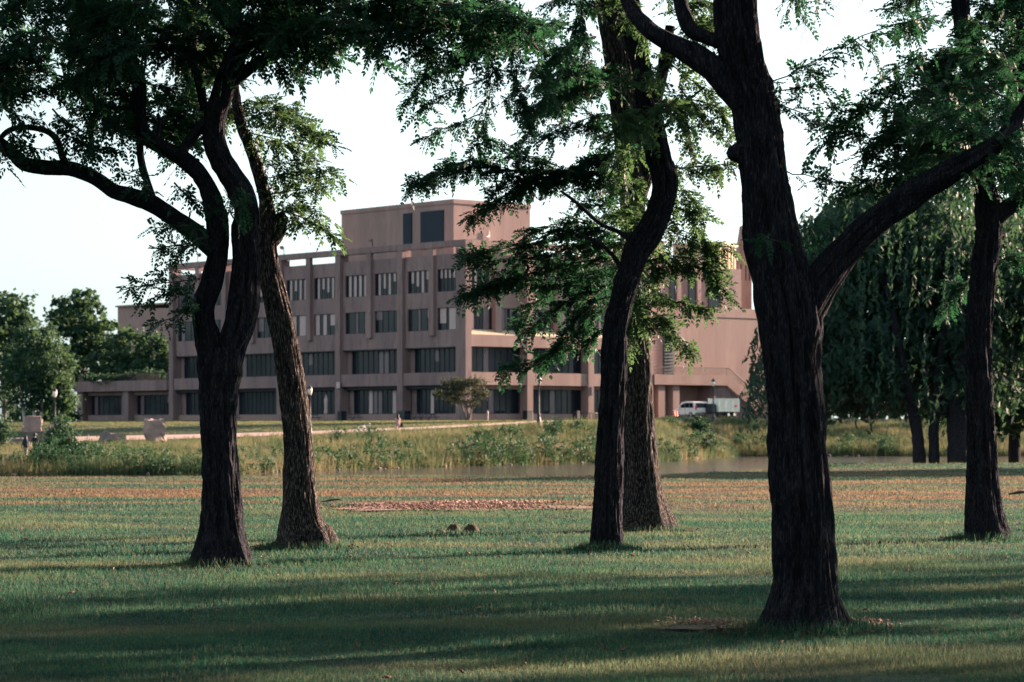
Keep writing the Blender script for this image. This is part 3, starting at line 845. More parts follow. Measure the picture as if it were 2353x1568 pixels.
# --- tree C: slim snaking trunk in the middle
YC = 32.9
tC, bC = make_tree('slim snaking dark trunk in the middle, curving right near its top', 1393, YC,
    [(1394, 1262, 74), (1393, 1200, 68), (1398, 1100, 64), (1402, 1000, 60), (1408, 900, 58), (1412, 820, 58), (1414, 760, 53), (1428, 700, 52), (1443, 640, 56), (1462, 580, 60), (1494, 530, 60), (1520, 470, 58), (1528, 415, 60), (1513, 360, 56), (1500, 300, 52), (1488, 240, 50), (1478, 180, 44), (1465, 110, 44), (1450, 30, 46), (1438, -60, 40), (1420, -200, 30)],
    [[(1440, 640, 14), (1410, 590, 10), (1370, 555, 9), (1320, 540, 7)],
     [(1462, 560, 16), (1425, 535, 11), (1380, 515, 10), (1330, 470, 8), (1290, 440, 6)],
     [(1490, 250, 14), (1520, 180, 14), (1545, 130, 14), (1560, 90, 12)],
     [(1470, 90, 30), (1430, 60, 34), (1400, 20, 36), (1380, -60, 34)],
     [(1500, 330, 12), (1560, 250, 5, -.4), (1620, 200, 4, -.6)]],
    303, flare=.12, roots=((.9, -.3, .04, .35),))
fC = Foliage('C', 7)
# --- tree D: thick trunk standing behind C
YD = 39.3
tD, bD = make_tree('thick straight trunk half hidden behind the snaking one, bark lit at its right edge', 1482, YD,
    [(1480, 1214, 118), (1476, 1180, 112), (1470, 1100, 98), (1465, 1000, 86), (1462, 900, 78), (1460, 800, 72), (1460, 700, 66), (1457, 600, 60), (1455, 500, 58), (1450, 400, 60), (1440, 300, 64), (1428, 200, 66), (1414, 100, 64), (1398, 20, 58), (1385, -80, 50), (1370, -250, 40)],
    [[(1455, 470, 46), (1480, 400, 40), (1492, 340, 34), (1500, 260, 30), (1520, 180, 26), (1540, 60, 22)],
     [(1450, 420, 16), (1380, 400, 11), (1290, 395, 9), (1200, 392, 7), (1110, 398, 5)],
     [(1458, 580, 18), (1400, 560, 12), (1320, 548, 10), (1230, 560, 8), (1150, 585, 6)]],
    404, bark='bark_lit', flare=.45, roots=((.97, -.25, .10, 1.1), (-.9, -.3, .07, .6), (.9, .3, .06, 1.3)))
fD = Foliage('D', 8)
# --- tree E: big near trunk on the right
YE = 19.8
tE, bE = make_tree('largest nearest trunk, forking into a long limb that climbs to the upper right', 1848, YE,
    [(1852, 1462, 172), (1850, 1420, 158), (1850, 1370, 146), (1849, 1300, 137), (1845, 1200, 130), (1838, 1100, 128), (1832, 1000, 126), (1826, 900, 128), (1821, 820, 134), (1816, 750, 150), (1806, 690, 150), (1790, 630, 134), (1772, 560, 128), (1762, 480, 112), (1752, 380, 108), (1742, 300, 106), (1728, 215, 106), (1706, 145, 102), (1694, 70, 99), (1690, 0, 98), (1688, -100, 92), (1690, -300, 80)],
    [[(1820, 760, 96), (1856, 695, 92), (1892, 640, 82), (1940, 582, 72), (1990, 530, 66), (2050, 482, 62), (2120, 432, 56), (2190, 392, 50), (2250, 356, 44), (2302, 318, 36, .2), (2345, 262, 28, .4), (2385, 180, 22, .7)],
     [(1708, 240, 70), (1672, 195, 66), (1640, 160, 62), (1590, 125, 54), (1535, 95, 44), (1490, 65, 38), (1450, 20, 34, .3), (1425, -60, 28, .6)],
     [(1685, 115, 30), (1655, 100, 30), (1620, 85, 32), (1588, 68, 34), (1570, 30, 33), (1558, -30, 30), (1550, -120, 26)],
     [(1715, 355, 60), (1694, 352, 50), (1680, 356, 34), (1672, 360, 14)]],
    505, flare=.60, flh=.48, roots=((-.95, -.3, .08, .45), (.95, -.3, .08, .5), (.3, -.95, .07, .4)))
fE = Foliage('E', 9)
# --- tree F: right edge
YF = 36.0
tF, bF = make_tree('straight dark tree near the right edge, a thin bright line down its trunk', 2265, YF,
    [(2270, 1238, 86), (2264, 1200, 80), (2259, 1100, 72), (2254, 1000, 68), (2250, 900, 62), (2248, 800, 60), (2253, 700, 58), (2262, 620, 58), (2270, 550, 60), (2270, 500, 60), (2262, 440, 52), (2256, 380, 48), (2250, 300, 46), (2240, 200, 42), (2220, 110, 38), (2205, 0, 34), (2195, -150, 28)],
    [[(2272, 520, 42), (2300, 490, 42), (2335, 465, 38), (2375, 440, 34), (2450, 380, 26)],
     [(2262, 400, 34), (2295, 340, 36), (2318, 290, 40), (2332, 210, 42), (2342, 120, 42), (2350, 0, 40), (2356, -120, 32)]],
    606, flare=.5, roots=((.96, -.25, .09, .8), (-.9, -.2, .06, .4)))
fF = Foliage('F', 10)

# ---- boughs, traced from the photograph, at each tree's own distance
# upper left mass
fA.region((-60, -40, 480, 130), YA, 33, depth=1.6, spread=.42, dens=.85)
fA.region((-60, 120, 330, 300), YA, 21, depth=1.4, spread=.36, dens=.8)
fA.region((330, 90, 520, 330), YA + 1, 11, depth=1.2, spread=.32, dens=.8)
fA.region((560, -40, 800, 110), YA + .3, 20, depth=1.0, spread=.42, dens=1.0)
fA.region((780, -40, 1180, 70), YA - .6, 20, depth=1.0, spread=.36, dens=.9)
for b in ([(700, 60, -.2), (720, 110, -.3), (760, 140, -.5)], [(800, 40, -.4), (850, 105, -.5), (880, 150, -.6)], [(620, 130, .1), (650, 155, 0), (690, 165, 0)],
          [(940, 60, -.9), (980, 110, -1), (1010, 140, -1)], [(560, 60), (610, 30), (680, 20)], [(1060, 60, -.9), (1120, 90, -1), (1180, 80, -1.2)]):
    fA.pxbough(b, YA, spread=.30, dens=1.0, droop=.5)
for b in ([(130, 300), (200, 330), (270, 340)], [(20, 300), (60, 335), (120, 345)], [(230, 240), (270, 290), (330, 320)], [(120, 250), (170, 300), (210, 350, -.3)],
          [(345, 440), (310, 410), (275, 400)], [(400, 420), (430, 450), (470, 470)], [(10, 250), (50, 270), (110, 280)], [(0, 330), (8, 350), (14, 372)]):
    fA.pxbough(b, YA - .2, spread=.22, dens=.9, droop=.35)
for b in ([(478, 545), (420, 560), (345, 572)], [(470, 520), (410, 518), (345, 525)], [(460, 640), (380, 650), (285, 662)], [(450, 690), (400, 672), (340, 688)], [(455, 700), (400, 730), (352, 745)], [(440, 560), (400, 600), (372, 640)]):
    fA.pxbough(b, YA - .5, spread=.17, dens=.9, droop=.35, frond=.17, r0=.008)
for b in ([(545, 430, -.35), (560, 460, -.5), (552, 500, -.5)], [(540, 440, -.4), (520, 470, -.5), (512, 500, -.5)], [(565, 90, -.3), (600, 60, -.6), (640, 70, -.8)]):
    fA.pxbough(b, YA, spread=.13, dens=1.1, frond=.16, r0=.006)
# tree B sprays to the right
for b in ([(556, 270), (620, 262, -.3), (690, 285, -.5), (765, 335, -.8)], [(560, 300), (630, 320), (700, 350), (735, 372)], [(575, 250), (620, 235), (680, 262), (740, 310)],
          [(600, 410), (660, 400), (720, 390, -.3), (778, 402, -.4)], [(610, 450), (660, 440), (720, 430), (770, 415)], [(640, 480), (690, 500), (735, 520), (782, 542)],
          [(600, 380), (640, 375), (700, 372)], [(550, 240), (575, 232), (600, 240)], [(650, 490), (680, 470), (730, 490)]):
    fB.pxbough(b, YB, spread=.26, dens=1.0, droop=.4, frond=.2, r0=.009)
fB.region((390, -40, 520, 260), YB + 1.2, 14, depth=.9, spread=.4, dens=.9)
# hanging sprays, top middle
for b in ([(1090, -30, .5), (1110, 60, .3), (1128, 150), (1118, 260), (1092, 330)], [(1170, 40), (1175, 120), (1180, 170), (1215, 290), (1195, 340, -.2)], [(1120, 90), (1060, 140), (1000, 170), (940, 200)],
          [(1120, 180), (1060, 200), (1000, 230), (960, 260)], [(1110, 260), (1060, 280), (1010, 300), (975, 320)], [(1110, 120), (1040, 120), (985, 110), (930, 140)], [(1150, 220), (1190, 240), (1230, 260)],
          [(1090, 300), (1120, 320), (1170, 335)], [(1340, -20), (1330, 70), (1290, 130), (1240, 160)], [(1240, 160), (1260, 210), (1240, 250), (1220, 260)],
          [(1130, 40), (1090, 80), (1060, 120)], [(1010, 130), (970, 180), (930, 240)], [(1180, 60), (1230, 100), (1260, 120)]):
    fD.pxbough(b, YD - 6.5, spread=.24, dens=1.0, droop=.55, frond=.19, r0=.010)
for i in range(17):
    x, y = fD.rg.uniform(1240, 1400), fD.rg.uniform(-20, 300)
    fD.pxbough([(x + 50, y - 20, .4), (x, y), (x - 50, y + 25, -.4)], YD + fD.rg.uniform(-1.5, 1.5), spread=.34, dens=.75, droop=.4, frond=.2)
for b in ([(1420, 260), (1360, 270), (1300, 290), (1240, 320)], [(1420, 200), (1360, 190), (1310, 215), (1250, 230)], [(1430, 330), (1380, 300), (1330, 300)]):
    fD.pxbough(b, YD - 1, spread=.38, dens=1.0)
# long level spray
for b in ([(1470, 385), (1380, 398), (1290, 400), (1200, 395), (1110, 380), (1030, 395, -.4)], [(1440, 360), (1360, 372), (1280, 400), (1200, 415), (1130, 435)], [(1300, 420), (1210, 425), (1140, 460), (1080, 500, -.4)],
          [(1120, 370), (1060, 372), (1010, 400), (945, 430, -.5)], [(1450, 330), (1410, 350), (1340, 365)], [(1440, 440), (1390, 420), (1330, 430)], [(1280, 380), (1220, 360), (1160, 365)]):
    fD.pxbough(b, YD - 1.4, spread=.34, dens=1.35, droop=.32, r0=.014)
# large mass left of the middle trunks
for b in ([(1450, 520), (1370, 522), (1280, 535), (1190, 565), (1110, 580), (1065, 590, -.5)], [(1440, 560), (1350, 560), (1260, 585), (1170, 600), (1090, 600)], [(1440, 590), (1350, 600), (1250, 620), (1150, 650), (1050, 682, -.5)],
          [(1430, 620), (1350, 640), (1270, 655), (1180, 650)], [(1420, 650), (1350, 670), (1290, 700), (1240, 740), (1195, 775)], [(1400, 700), (1350, 740), (1290, 790), (1230, 830), (1155, 852, -.4)],
          [(1420, 740), (1380, 760), (1340, 790)], [(1400, 540), (1330, 510), (1260, 520), (1200, 530)], [(1410, 680), (1360, 700), (1300, 760), (1280, 800)], [(1180, 620), (1130, 650), (1080, 670)],
          [(1240, 690), (1210, 720), (1190, 745)], [(1430, 490), (1380, 470), (1330, 460)]):
    fD.pxbough(b, YD - 1.8, spread=.31, dens=1.1, droop=.28, r0=.014)
fD.region((1250, 530, 1420, 780), YD - 1.5, 4, depth=1, spread=.28, dens=1.0)
# right of the middle trunks
for b in ([(1520, 390), (1580, 385), (1640, 380), (1690, 372)], [(1530, 430), (1580, 450), (1620, 500)], [(1500, 500), (1560, 540), (1620, 560), (1680, 570)], [(1490, 620), (1550, 610), (1620, 620), (1675, 680)],
          [(1490, 660), (1540, 690), (1590, 700), (1640, 720)], [(1480, 700), (1530, 740), (1570, 790), (1590, 815)], [(1480, 600), (1540, 590), (1600, 600), (1660, 640)], [(1560, 200), (1600, 250), (1640, 300)],
          [(1540, 240), (1580, 300), (1590, 350)], [(1520, 480), (1570, 480), (1610, 540), (1650, 600)], [(1470, 720), (1500, 760), (1520, 740)], [(1600, 230), (1650, 250), (1680, 300)], [(1470, 660), (1450, 740), (1440, 800)],
          [(1475, 560), (1500, 600), (1490, 660)], [(1545, 150), (1600, 190), (1640, 215)]):
    fC.pxbough(b, YC + 3, spread=.30, dens=1.15, droop=.32, frond=.2)
fC.region((1385, 0, 1560, 330), YC - .6, 14, depth=.5, spread=.22, dens=.8, length=(.3, .6))
fC.region((1420, 330, 1480, 620), YC + 2.0, 12, depth=.6, spread=.26, dens=1.0, length=(.3, .6))
fC.region((1560, -30, 1660, 90), YC + 2, 8, depth=1, spread=.3, dens=.9, length=(.3, .7))
# tree E sprays
for b in ([(1765, 190), (1830, 165), (1900, 130), (1980, 85), (2060, 60), (2140, 30)], [(1780, 210), (1840, 200), (1900, 180)], [(1850, 150), (1880, 190), (1900, 215)], [(1790, 240), (1840, 260), (1885, 290)], [(1960, 90), (2000, 120), (2020, 150)],
          [(1800, 390), (1850, 400), (1900, 420)], [(1810, 540, .5), (1850, 520, .5), (1880, 560, .6)], [(1740, 560, -.5), (1760, 545, -.6), (1790, 555, -.6)],
          [(1840, 0), (1850, 20), (1870, 15)]):
    fE.pxbough(b, YE, spread=.11, dens=1.0, droop=.4, frond=.13, r0=.006, tw=.07)
for b in ([(2250, 350), (2160, 330), (2060, 330), (1960, 310), (1880, 270)], [(2200, 380), (2120, 400), (2040, 410), (1950, 420), (1890, 400)], [(2150, 300), (2060, 260), (1980, 240), (1900, 250)], [(2160, 220), (2080, 190), (2000, 220), (1990, 240)],
          [(2200, 300), (2130, 350), (2060, 370), (1980, 360)], [(2100, 440), (2040, 450), (1980, 440)], [(2180, 250), (2110, 230), (2040, 210)], [(1990, 250), (1930, 290), (1890, 330)], [(2120, 130), (2070, 150), (2020, 190)]):
    fE.pxbough(b, YE + 1.2, spread=.22, dens=1.15, droop=.4, frond=.14, r0=.008, tw=.07)
fE.region((1980, 240, 2220, 400), YE + 1.2, 16, depth=.8, spread=.22, dens=1.2, frond=.14, tw=.07, length=(.3, .6))
fF.region((2080, -30, 2400, 130), YF, 18, depth=1.6, spread=.4, dens=1.0)
fF.region((2140, 120, 2400, 380), YF - .5, 26, depth=1.3, spread=.4, dens=1.1)
fF.region((2290, 380, 2400, 470), YF + .5, 6, depth=.8, spread=.4, dens=1)
for b in ([(2240, 640), (2200, 660), (2150, 665)], [(2230, 650), (2190, 680), (2165, 720)]):
    fF.pxbough(b, YF + 9, spread=.30, dens=1.1)
fF.pxbough([(2290, 600, 1), (2330, 590, 1), (2380, 600, 1)], YF + 8, spread=.4, dens=1.1)
for b in ([(2290, 300), (2340, 340), (2390, 350)], [(2250, 350), (2290, 380), (2350, 400)], [(2270, 320), (2220, 290), (2170, 260)], [(2320, 230), (2270, 210), (2200, 200)], [(2330, 160), (2280, 130), (2220, 100)], [(2220, 370), (2230, 400), (2260, 420)]):
    fE.pxbough(b, YE, spread=.22, dens=1.2, droop=.35, frond=.14, r0=.008, tw=.07)
# foliage above the frame
for f_, Y_, cx_, n_ in ((fA, YA, bA.x - 2, 26), (fB, YB, bB.x, 20), (fC, YC, bC.x, 20), (fD, YD, bD.x, 24), (fE, YE, bE.x, 16), (fF, YF, bF.x, 26)):
    ztop = EYE + HY / F * Y_
    upper_crown(f_, Y_, cx_, ztop + (.5 if f_ is not fE else 1.3), ztop + 5.0, 4.0 if f_ is not fE else 3.0, n_, frond=.26 if f_ is not fE else .17)
for f_, t_, b_, m_ in ((fA, tA, bA, 'leaf_a'), (fB, tB, bB, 'leaf_b'), (fC, tC, bC, 'leaf_b'), (fD, tD, bD, 'leaf_a'), (fE, tE, bE, 'leaf_a'), (fF, tF, bF, 'leaf_a')):
    k = f_.build(t_, b_, m_); NTRI += k
    rg = np.random.default_rng(500 + k % 97); ztop = EYE + HY / F * (b_.y + 5.5) + .4          # dense crown top out of view, added to block overhead sky light
    rx = 4.6 if b_.y > 25 else 3.6
    p = clumpy([(b_.x, b_.y, ztop + 3.4, rx, rx, 2.5), (b_.x - 2, b_.y - 1.5, ztop + 3, rx * .7, rx * .7, 2.0), (b_.x + 2, b_.y + 1.5, ztop + 3, rx * .7, rx * .7, 2.0)], 5000, rg, 30, .7, .1); p = p[p[:, 2] > ztop]
    V, Fq = quads(p, .38, rg, .7); tag(link('upper_crown', npmesh('upper_crown', V - np.array(b_), Fq, m_), t_), kind='stuff')

# ================================================================== BACKGROUND TREES
def bg_tree(name, label, ells_px, Y, n, size, trunk_px, mat_='leaf_bg', bark='bark_grey', group=None, depth=None, clump=24, cr=.7, shell=.5, seed=0, aspect=1.0, hang=0.0, cat='tree'):
    rg = np.random.default_rng(900 + seed)
    x0, y0 = trunk_px[0][0][:2]; b = P(x0, y0, Y); b.z = float(terrain(b.x, b.y))
    t = empty(name, b, 0, label, cat, group)
    ells = []
    for (x, y, rx, ry) in ells_px:
        q = P(x, y, Y); rX = rx / F * Y
        ells.append((q.x, q.y + rg.uniform(-.3, .3) * rX, q.z, rX, depth or rX * .9, ry / F * Y))
    p = clumpy(ells, n, rg, clump, cr, shell); p = p[p[:, 2] > terrain(p[:, 0], p[:, 1]) + .15]
    V, Fq = quads(p, size, rg, aspect, hang)
    o = link('crown', npmesh('crown', V - np.array(b), Fq, mat_), t)
    for i, tp in enumerate(trunk_px):
        pp = px_path([(a[0], a[1], a[2]) for a in tp], Y)
        if i == 0 or tp[0][1] > 930: pp[0, 2] = float(terrain(pp[0, 0], pp[0, 1])) - .3
        limb('trunk' if tp[0][1] > 930 else 'branch', t, pp, 700 + seed * 5 + i, b, nseg=10, step=.4, mat_=bark)
    return t
bg_tree('deciduous_tree', 'tall rounded green tree at the far left edge, its top highest beside the sky', [(5, 735, 72, 78), (45, 800, 62, 80), (-10, 860, 80, 90), (-70, 760, 90, 110)], 268, 9000, .50,
        [[(8, 1000, 14), (10, 940, 12), (5, 860, 9)]], seed=1, group='trees left of the building')
bg_tree('birch_tree', 'weeping birch with three pale stems standing behind the stacked stone blocks', [(95, 845, 82, 68), (120, 900, 55, 60), (60, 895, 55, 60), (140, 925, 32, 38), (85, 790, 60, 50)], 250, 11000, .42,
        [[(58, 985, 8), (52, 930, 7), (44, 860, 5)], [(78, 985, 9), (79, 930, 8), (76, 850, 5)], [(92, 985, 8), (98, 930, 7), (108, 880, 5)]], bark='birch_bark', seed=2, aspect=.6, hang=.7, group='trees left of the building')
bg_tree('deciduous_tree', 'domed green tree rising highest behind the low left wing', [(182, 722, 72, 58), (232, 775, 62, 55), (150, 790, 58, 75), (195, 835, 90, 55)], 395, 9000, .62,
        [[(185, 960, 10), (190, 880, 8), (195, 780, 6)], [(192, 850, 6), (215, 790, 5), (230, 740, 3)]], seed=3, group='trees left of the building')
bg_tree('deciduous_tree', 'broad low green tree behind the terrace railing of the left wing', [(300, 805, 62, 48), (352, 815, 42, 52), (255, 830, 55, 42), (330, 850, 70, 28), (400, 840, 40, 40)], 388, 8000, .55,
        [[(310, 960, 9), (315, 890, 7), (320, 820, 5)]], seed=4, group='trees left of the building')
bg_tree('bare_young_tree', 'small bushy tree right at the left edge behind the two walkers', [(-5, 985, 22, 22), (8, 1012, 14, 14)], 205, 1200, .22,
        [[(2, 1040, 3), (2, 1010, 2)]], mat_='leaf_shrub', seed=5, cat='tree')
bg_tree('dark_hedge', 'dark clipped hedge in the shade beside the end of the left wing', [(125, 958, 45, 20), (60, 962, 45, 17), (165, 955, 14, 18)], 300, 4500, .38,
        [[(125, 975, 3), (125, 965, 3)]], mat_='leaf_bg_dark', seed=6, cat='hedge', shell=.2)
hd = bg_tree('terrace_planting', 'low dark planting behind the railing on the left wing roof', [(285, 868, 100, 9), (340, 862, 50, 12), (225, 869, 40, 8)], 358, 3000, .30,
        [[(290, 872, 1.5), (290, 866, 1)]], mat_='leaf_bg_dark', seed=7, cat='plants', shell=.1, cr=.4, depth=2.5)
bg_tree('ornamental_tree', 'small flat topped tree with olive leaves in front of the building corner', [(1062, 880, 48, 10), (1092, 878, 34, 7), (1030, 903, 38, 10), (1100, 905, 30, 9), (1066, 898, 34, 14), (1085, 925, 24, 10), (1048, 922, 22, 9)], 284, 4200, .30,
        [[(1075, 968, 7), (1074, 945, 6), (1070, 925, 4)], [(1075, 950, 5), (1090, 920, 3.5), (1105, 900, 2)], [(1073, 945, 5), (1055, 915, 3.5), (1035, 900, 2)]], mat_='leaf_olive', seed=8, clump=16, cr=.35, shell=.1, aspect=.45)
# willow by the water, hanging curtains
def willow():
    rg = np.random.default_rng(77); Y0 = 113
    b = P(2125, 976, Y0); b.z = float(terrain(b.x, b.y))
    t = empty('weeping_willow', b, 0, 'huge dark weeping willow at the water edge, hanging curtains of leaves', 'tree')
    us = [1700, 1730, 1790, 1850, 1900, 1960, 2010, 2050, 2080, 2110, 2160, 2220, 2300, 2400, 2600]
    ends = [905, 1005, 990, 1008, 1012, 985, 965, 1045, 1058, 990, 985, 1005, 980, 990, 1000]
    tops = [900, 770, 630, 520, 455, 420, 405, 395, 390, 385, 385, 390, 400, 430, 600]
    pts = []
    for i in range(620):
        u = rg.uniform(1725, 2560); dy = rg.uniform(-9, 9)
        top = np.interp(u, us, tops); end = np.interp(u, us, ends)
        y0 = top + rg.beta(1.1, 2.0) * (end - top) * .9
        ln = rg.uniform(40, 170); y1 = min(end + rg.normal(0, 14), y0 + ln)
        if y1 < y0 + 15: continue
        k = int((y1 - y0) / 5.5); q = np.linspace(0, 1, k)
        lean = rg.normal(0, 16) - 12
        uu = u + lean * q * q + rg.normal(0, 2.6, k); yy = y0 + (y1 - y0) * q + rg.normal(0, 2, k)
        Yd = Y0 + dy * (1 - ((u - 2125) / 480) ** 2 * .6)
        pts.append(np.column_stack([(uu - CX) / F * Yd, np.full(k, Yd) + rg.normal(0, .08, k), EYE + (HY - yy) / F * Yd]))
    p = np.vstack(pts)
    V, Fq = quads(p, .34, rg, .34, 1.7)
    link('crown', npmesh('crown', V - np.array(b), Fq, 'leaf_willow'), t)
    ells = []
    for (x, y, rx, ry) in ((2120, 580, 220, 165), (2010, 520, 130, 110), (1960, 720, 150, 180), (2250, 650, 190, 180), (2150, 800, 200, 110), (1880, 850, 90, 110), (2400, 700, 150, 200), (1980, 860, 130, 95), (2180, 880, 170, 90), (1930, 600, 100, 120)):
        q = P(x, y, Y0 + 2); ells.append((q.x, q.y, q.z, rx / F * Y0, 6.0, ry / F * Y0))
    p = clumpy(ells, 50000, rg, 22, .6, .2); V, Fq = quads(p, .42, rg, .45, 1.2)
    o = link('inner_foliage', npmesh('inner_foliage', V - np.array(b), Fq, 'leaf_willow'), t)
    o['kind'] = 'stuff'
    for i, tp in enumerate(([(2122, 1068, 34), (2108, 1000, 28), (2094, 930, 26), (2078, 850, 24), (2050, 720, 18), (2020, 600, 12)],
                            [(2150, 1068, 30), (2146, 1010, 24), (2150, 940, 24), (2160, 840, 22), (2180, 700, 18), (2200, 560, 12)],
                            [(2204, 1068, 60), (2202, 1000, 52), (2204, 900, 50), (2215, 780, 42), (2240, 640, 30), (2260, 520, 18)])):
        pp = px_path(tp, Y0 - 1.5); pp[0, 2] = float(terrain(pp[0, 0], pp[0, 1])) - .4
        limb('trunk', t, pp, 850 + i, b, nseg=20, step=.12)
    for i, tp in enumerate(([(2078, 850, 18), (2000, 760, 13), (1930, 700, 8), (1880, 690, 5)], [(2215, 780, 24), (2300, 700, 16), (2400, 660, 10)], [(2094, 930, 14), (2040, 840, 10), (1980, 820, 6)])):
        limb('branch', t, px_path(tp, Y0 - 1.5), 860 + i, b, nseg=10, step=.2)
willow()
bg_tree('bushy_tree', 'dense bushy tree filling the right edge behind the lawn, lit leaf clumps', [(2330, 760, 110, 120), (2380, 620, 140, 150), (2330, 920, 90, 80), (2440, 850, 120, 150), (2290, 560, 90, 110)], 122, 15000, .30,
        [[(2330, 1060, 30), (2332, 960, 26), (2340, 800, 20), (2350, 600, 12)], [(2340, 850, 16), (2300, 760, 12), (2270, 640, 7)]], mat_='leaf_bg', bark='bark', seed=12, cr=.45, shell=.35)
bg_tree('deciduous_tree', 'pale topped tree on the far bank glimpsed behind the willow', [(1950, 560, 90, 70), (1955, 505, 85, 50), (2075, 480, 100, 60), (2040, 520, 100, 80), (1900, 640, 70, 80), (2120, 600, 120, 110), (1985, 700, 120, 110)], 290, 9000, .48,
        [[(2000, 962, 22), (2005, 860, 18), (2000, 700, 10)]], seed=13, group='trees on the far bank')
bg_tree('deciduous_tree', 'dark tree on the far bank behind the right edge of the lawn', [(2330, 640, 150, 130), (2240, 720, 110, 120), (2400, 800, 130, 150), (2210, 850, 90, 90)], 300, 9000, .52,
        [[(2300, 962, 22), (2305, 860, 18), (2300, 700, 10)]], mat_='leaf_bg_dark', seed=14, group='trees on the far bank')
rg = np.random.default_rng(301); ells = []
for i in range(46):
    u = rg.uniform(1840, 2800); Yq = rg.uniform(320, 360); q = P(u, 976, Yq); ells.append((q.x, Yq, 2.5 + rg.uniform(0, 5), rg.uniform(3, 5), 4, rg.uniform(4, 7)))
for i in range(16):
    u = rg.uniform(-700, -20); Yq = rg.uniform(330, 420); q = P(u, 976, Yq); ells.append((q.x, Yq, 6 + rg.uniform(0, 3), rg.uniform(4, 6), 4, rg.uniform(6, 9)))
p = clumpy(ells, 26000, rg, 20, .8, .15); p = p[p[:, 2] > 1.9]; V, Fq = quads(p, .9, rg, .8)
tag(link('far_wood', npmesh('far_wood', V, Fq, 'leaf_bg_dark')), 'dark wood closing the view behind the willow and the far left trees', 'wood', kind='stuff')
# unseen park trees: the first shade the lawn, others added to block the sky
SHADE = [(17.5, 34.0, 2.8, 4.2, 8.5), (24.5, 40.5, 3.4, 4.6, 10), (12.6, 28.0, 2.4, 3.0, 7.0), (30, 38.0, 3.6, 5.2, 10), (36, 48.0, 4.0, 4.5, 10.5), (23.5, 29.0, 2.6, 5.6, 8.5), (11.0, 20.0, 1.9, 3.2, 5.6), (40, 38, 3.5, 6.5, 10), (19, 18.0, 3.0, 2.5, 8), (27.5, 96, 5, 1.5, 9), (36, 100, 5.5, 1.5, 10), (46, 108, 6, 1.5, 10),
         (-6.5, 9.0, 4.2, 5.0, 9.5), (6.8, 8.0, 4.0, 4.6, 9.5), (0.5, -2.5, 4.5, 5.0, 10), (-14.5, 20.0, 4.2, 4.5, 10), (-11, -3, 4.5, 3, 10), (12, -3, 4.5, 3, 10), (-20, 8, 5, 2.5, 10), (20, 6, 5, 2.5, 10), (-5, -13, 5, 2.5, 10), (6, -14, 5, 2.5, 10), (-22, 30, 4.5, 3, 10), (-27, 18, 5, 2.5, 10), (-15, -15, 5, 2.5, 10), (17, -14, 5, 2.5, 10)]  # around and behind the camera, added to cut sky light on the lawn
for i, (x, y, rad, z0, z1) in enumerate(SHADE):
    rg = np.random.default_rng(50 + i); bz = float(terrain(x, y)); b = Vector((x, y, bz))
    t = empty('locust_tree', b, 0, 'dark tree of the park just outside the picture shading the lawn or added round the camera to block sky light', 'tree', 'park trees outside the picture')
    zc = (z0 + z1) / 2
    p = clumpy([(x, y, zc, rad, rad, (z1 - z0) / 2 + .6), (x + rad * .5, y, zc + 1, rad * .7, rad * .7, 1.6), (x - rad * .6, y + .5, zc - .6, rad * .7, rad * .6, 1.3)], 4300 if i < 9 else 3600, rg, 60 if i < 9 else 30, .42 if i < 9 else .8, .1)
    V, Fq = quads(p, .20 if i < 9 else .46, rg, .7)
    link('crown', npmesh('crown', V - np.array(b), Fq, 'leaf_a'), t)
    lean = rg.uniform(-.5, .5)
    limb('trunk', t, np.array([(x, y, bz - .3, .26), (x, y, bz + 1.2, .2), (x + lean * .5, y, bz + 3, .17), (x + lean, y + .2, zc, .12), (x + lean, y, z1 - .5, .05)]), 60 + i, b, nseg=20, step=.1, flare=.4)
    for k in range(3):
        a = rg.uniform(0, 6.28); limb('branch', t, np.array([(x + lean * .5, y, bz + 3, .12), (x + lean * .5 + math.cos(a) * 1.4, y + math.sin(a) * 1.4, zc - .4, .08), (x + math.cos(a) * rad * .8, y + math.sin(a) * rad * .8, zc + .6, .03)]), 90 + i * 3 + k, b, nseg=8, step=.2)

# ================================================================== GRASS
def blades(bands, seed, wscale=1.0):
    rg = np.random.default_rng(seed); Vs = []
    for (y0, y1, n, w0, h0, h1) in bands:
        y = np.sqrt(rg.uniform(y0**2, y1**2, n)); hw = .205 * y + .8; x = rg.uniform(-1, 1, n) * hw
        keep = y < shore_near(x) + .6; x, y = x[keep], y[keep]
        dens = vnoise(x * 1.3, y * 1.3, 0, 21); k2 = rg.random(len(x)) < .55 + .6 * dens; x, y = x[k2], y[k2]
        z = terrain(x, y) - .008; m = len(x)
        h = rg.uniform(h0, h1, m) * (.35 + .7 * vnoise(x * .8, y * .8, 0, 22) + .5 * vnoise(x * 4, y * 4, 0, 23)) * (1 + .25 * (y > 22)); a = rg.uniform(0, 2*np.pi, m)
        wv = np.column_stack([np.cos(a), np.sin(a), np.zeros(m)]) * (w0 * rg.uniform(.6, 1.3, m))[:, None]
        ln = np.column_stack([rg.normal(0, .38, m), rg.normal(0, .38, m), np.ones(m)]) * h[:, None]
        b = np.column_stack([x, y, z]); Vs.append(np.stack([b - wv, b + wv, b + ln], 1))
    V = np.vstack(Vs).reshape(-1, 3); return V, np.arange(len(V)).reshape(-1, 3)
V, Fq = blades([(15.2, 21, 205000, .0034, .022, .062), (21, 31, 195000, .0046, .024, .062), (31, 48, 150000, .0075, .026, .062), (48, 84, 120000, .016, .026, .055), (84, 109, 34000, .025, .03, .06)], 31)
tag(link('grass', npmesh('grass', V, Fq, 'blade')), 'short mown grass blades covering the shaded lawn', 'grass', kind='stuff')
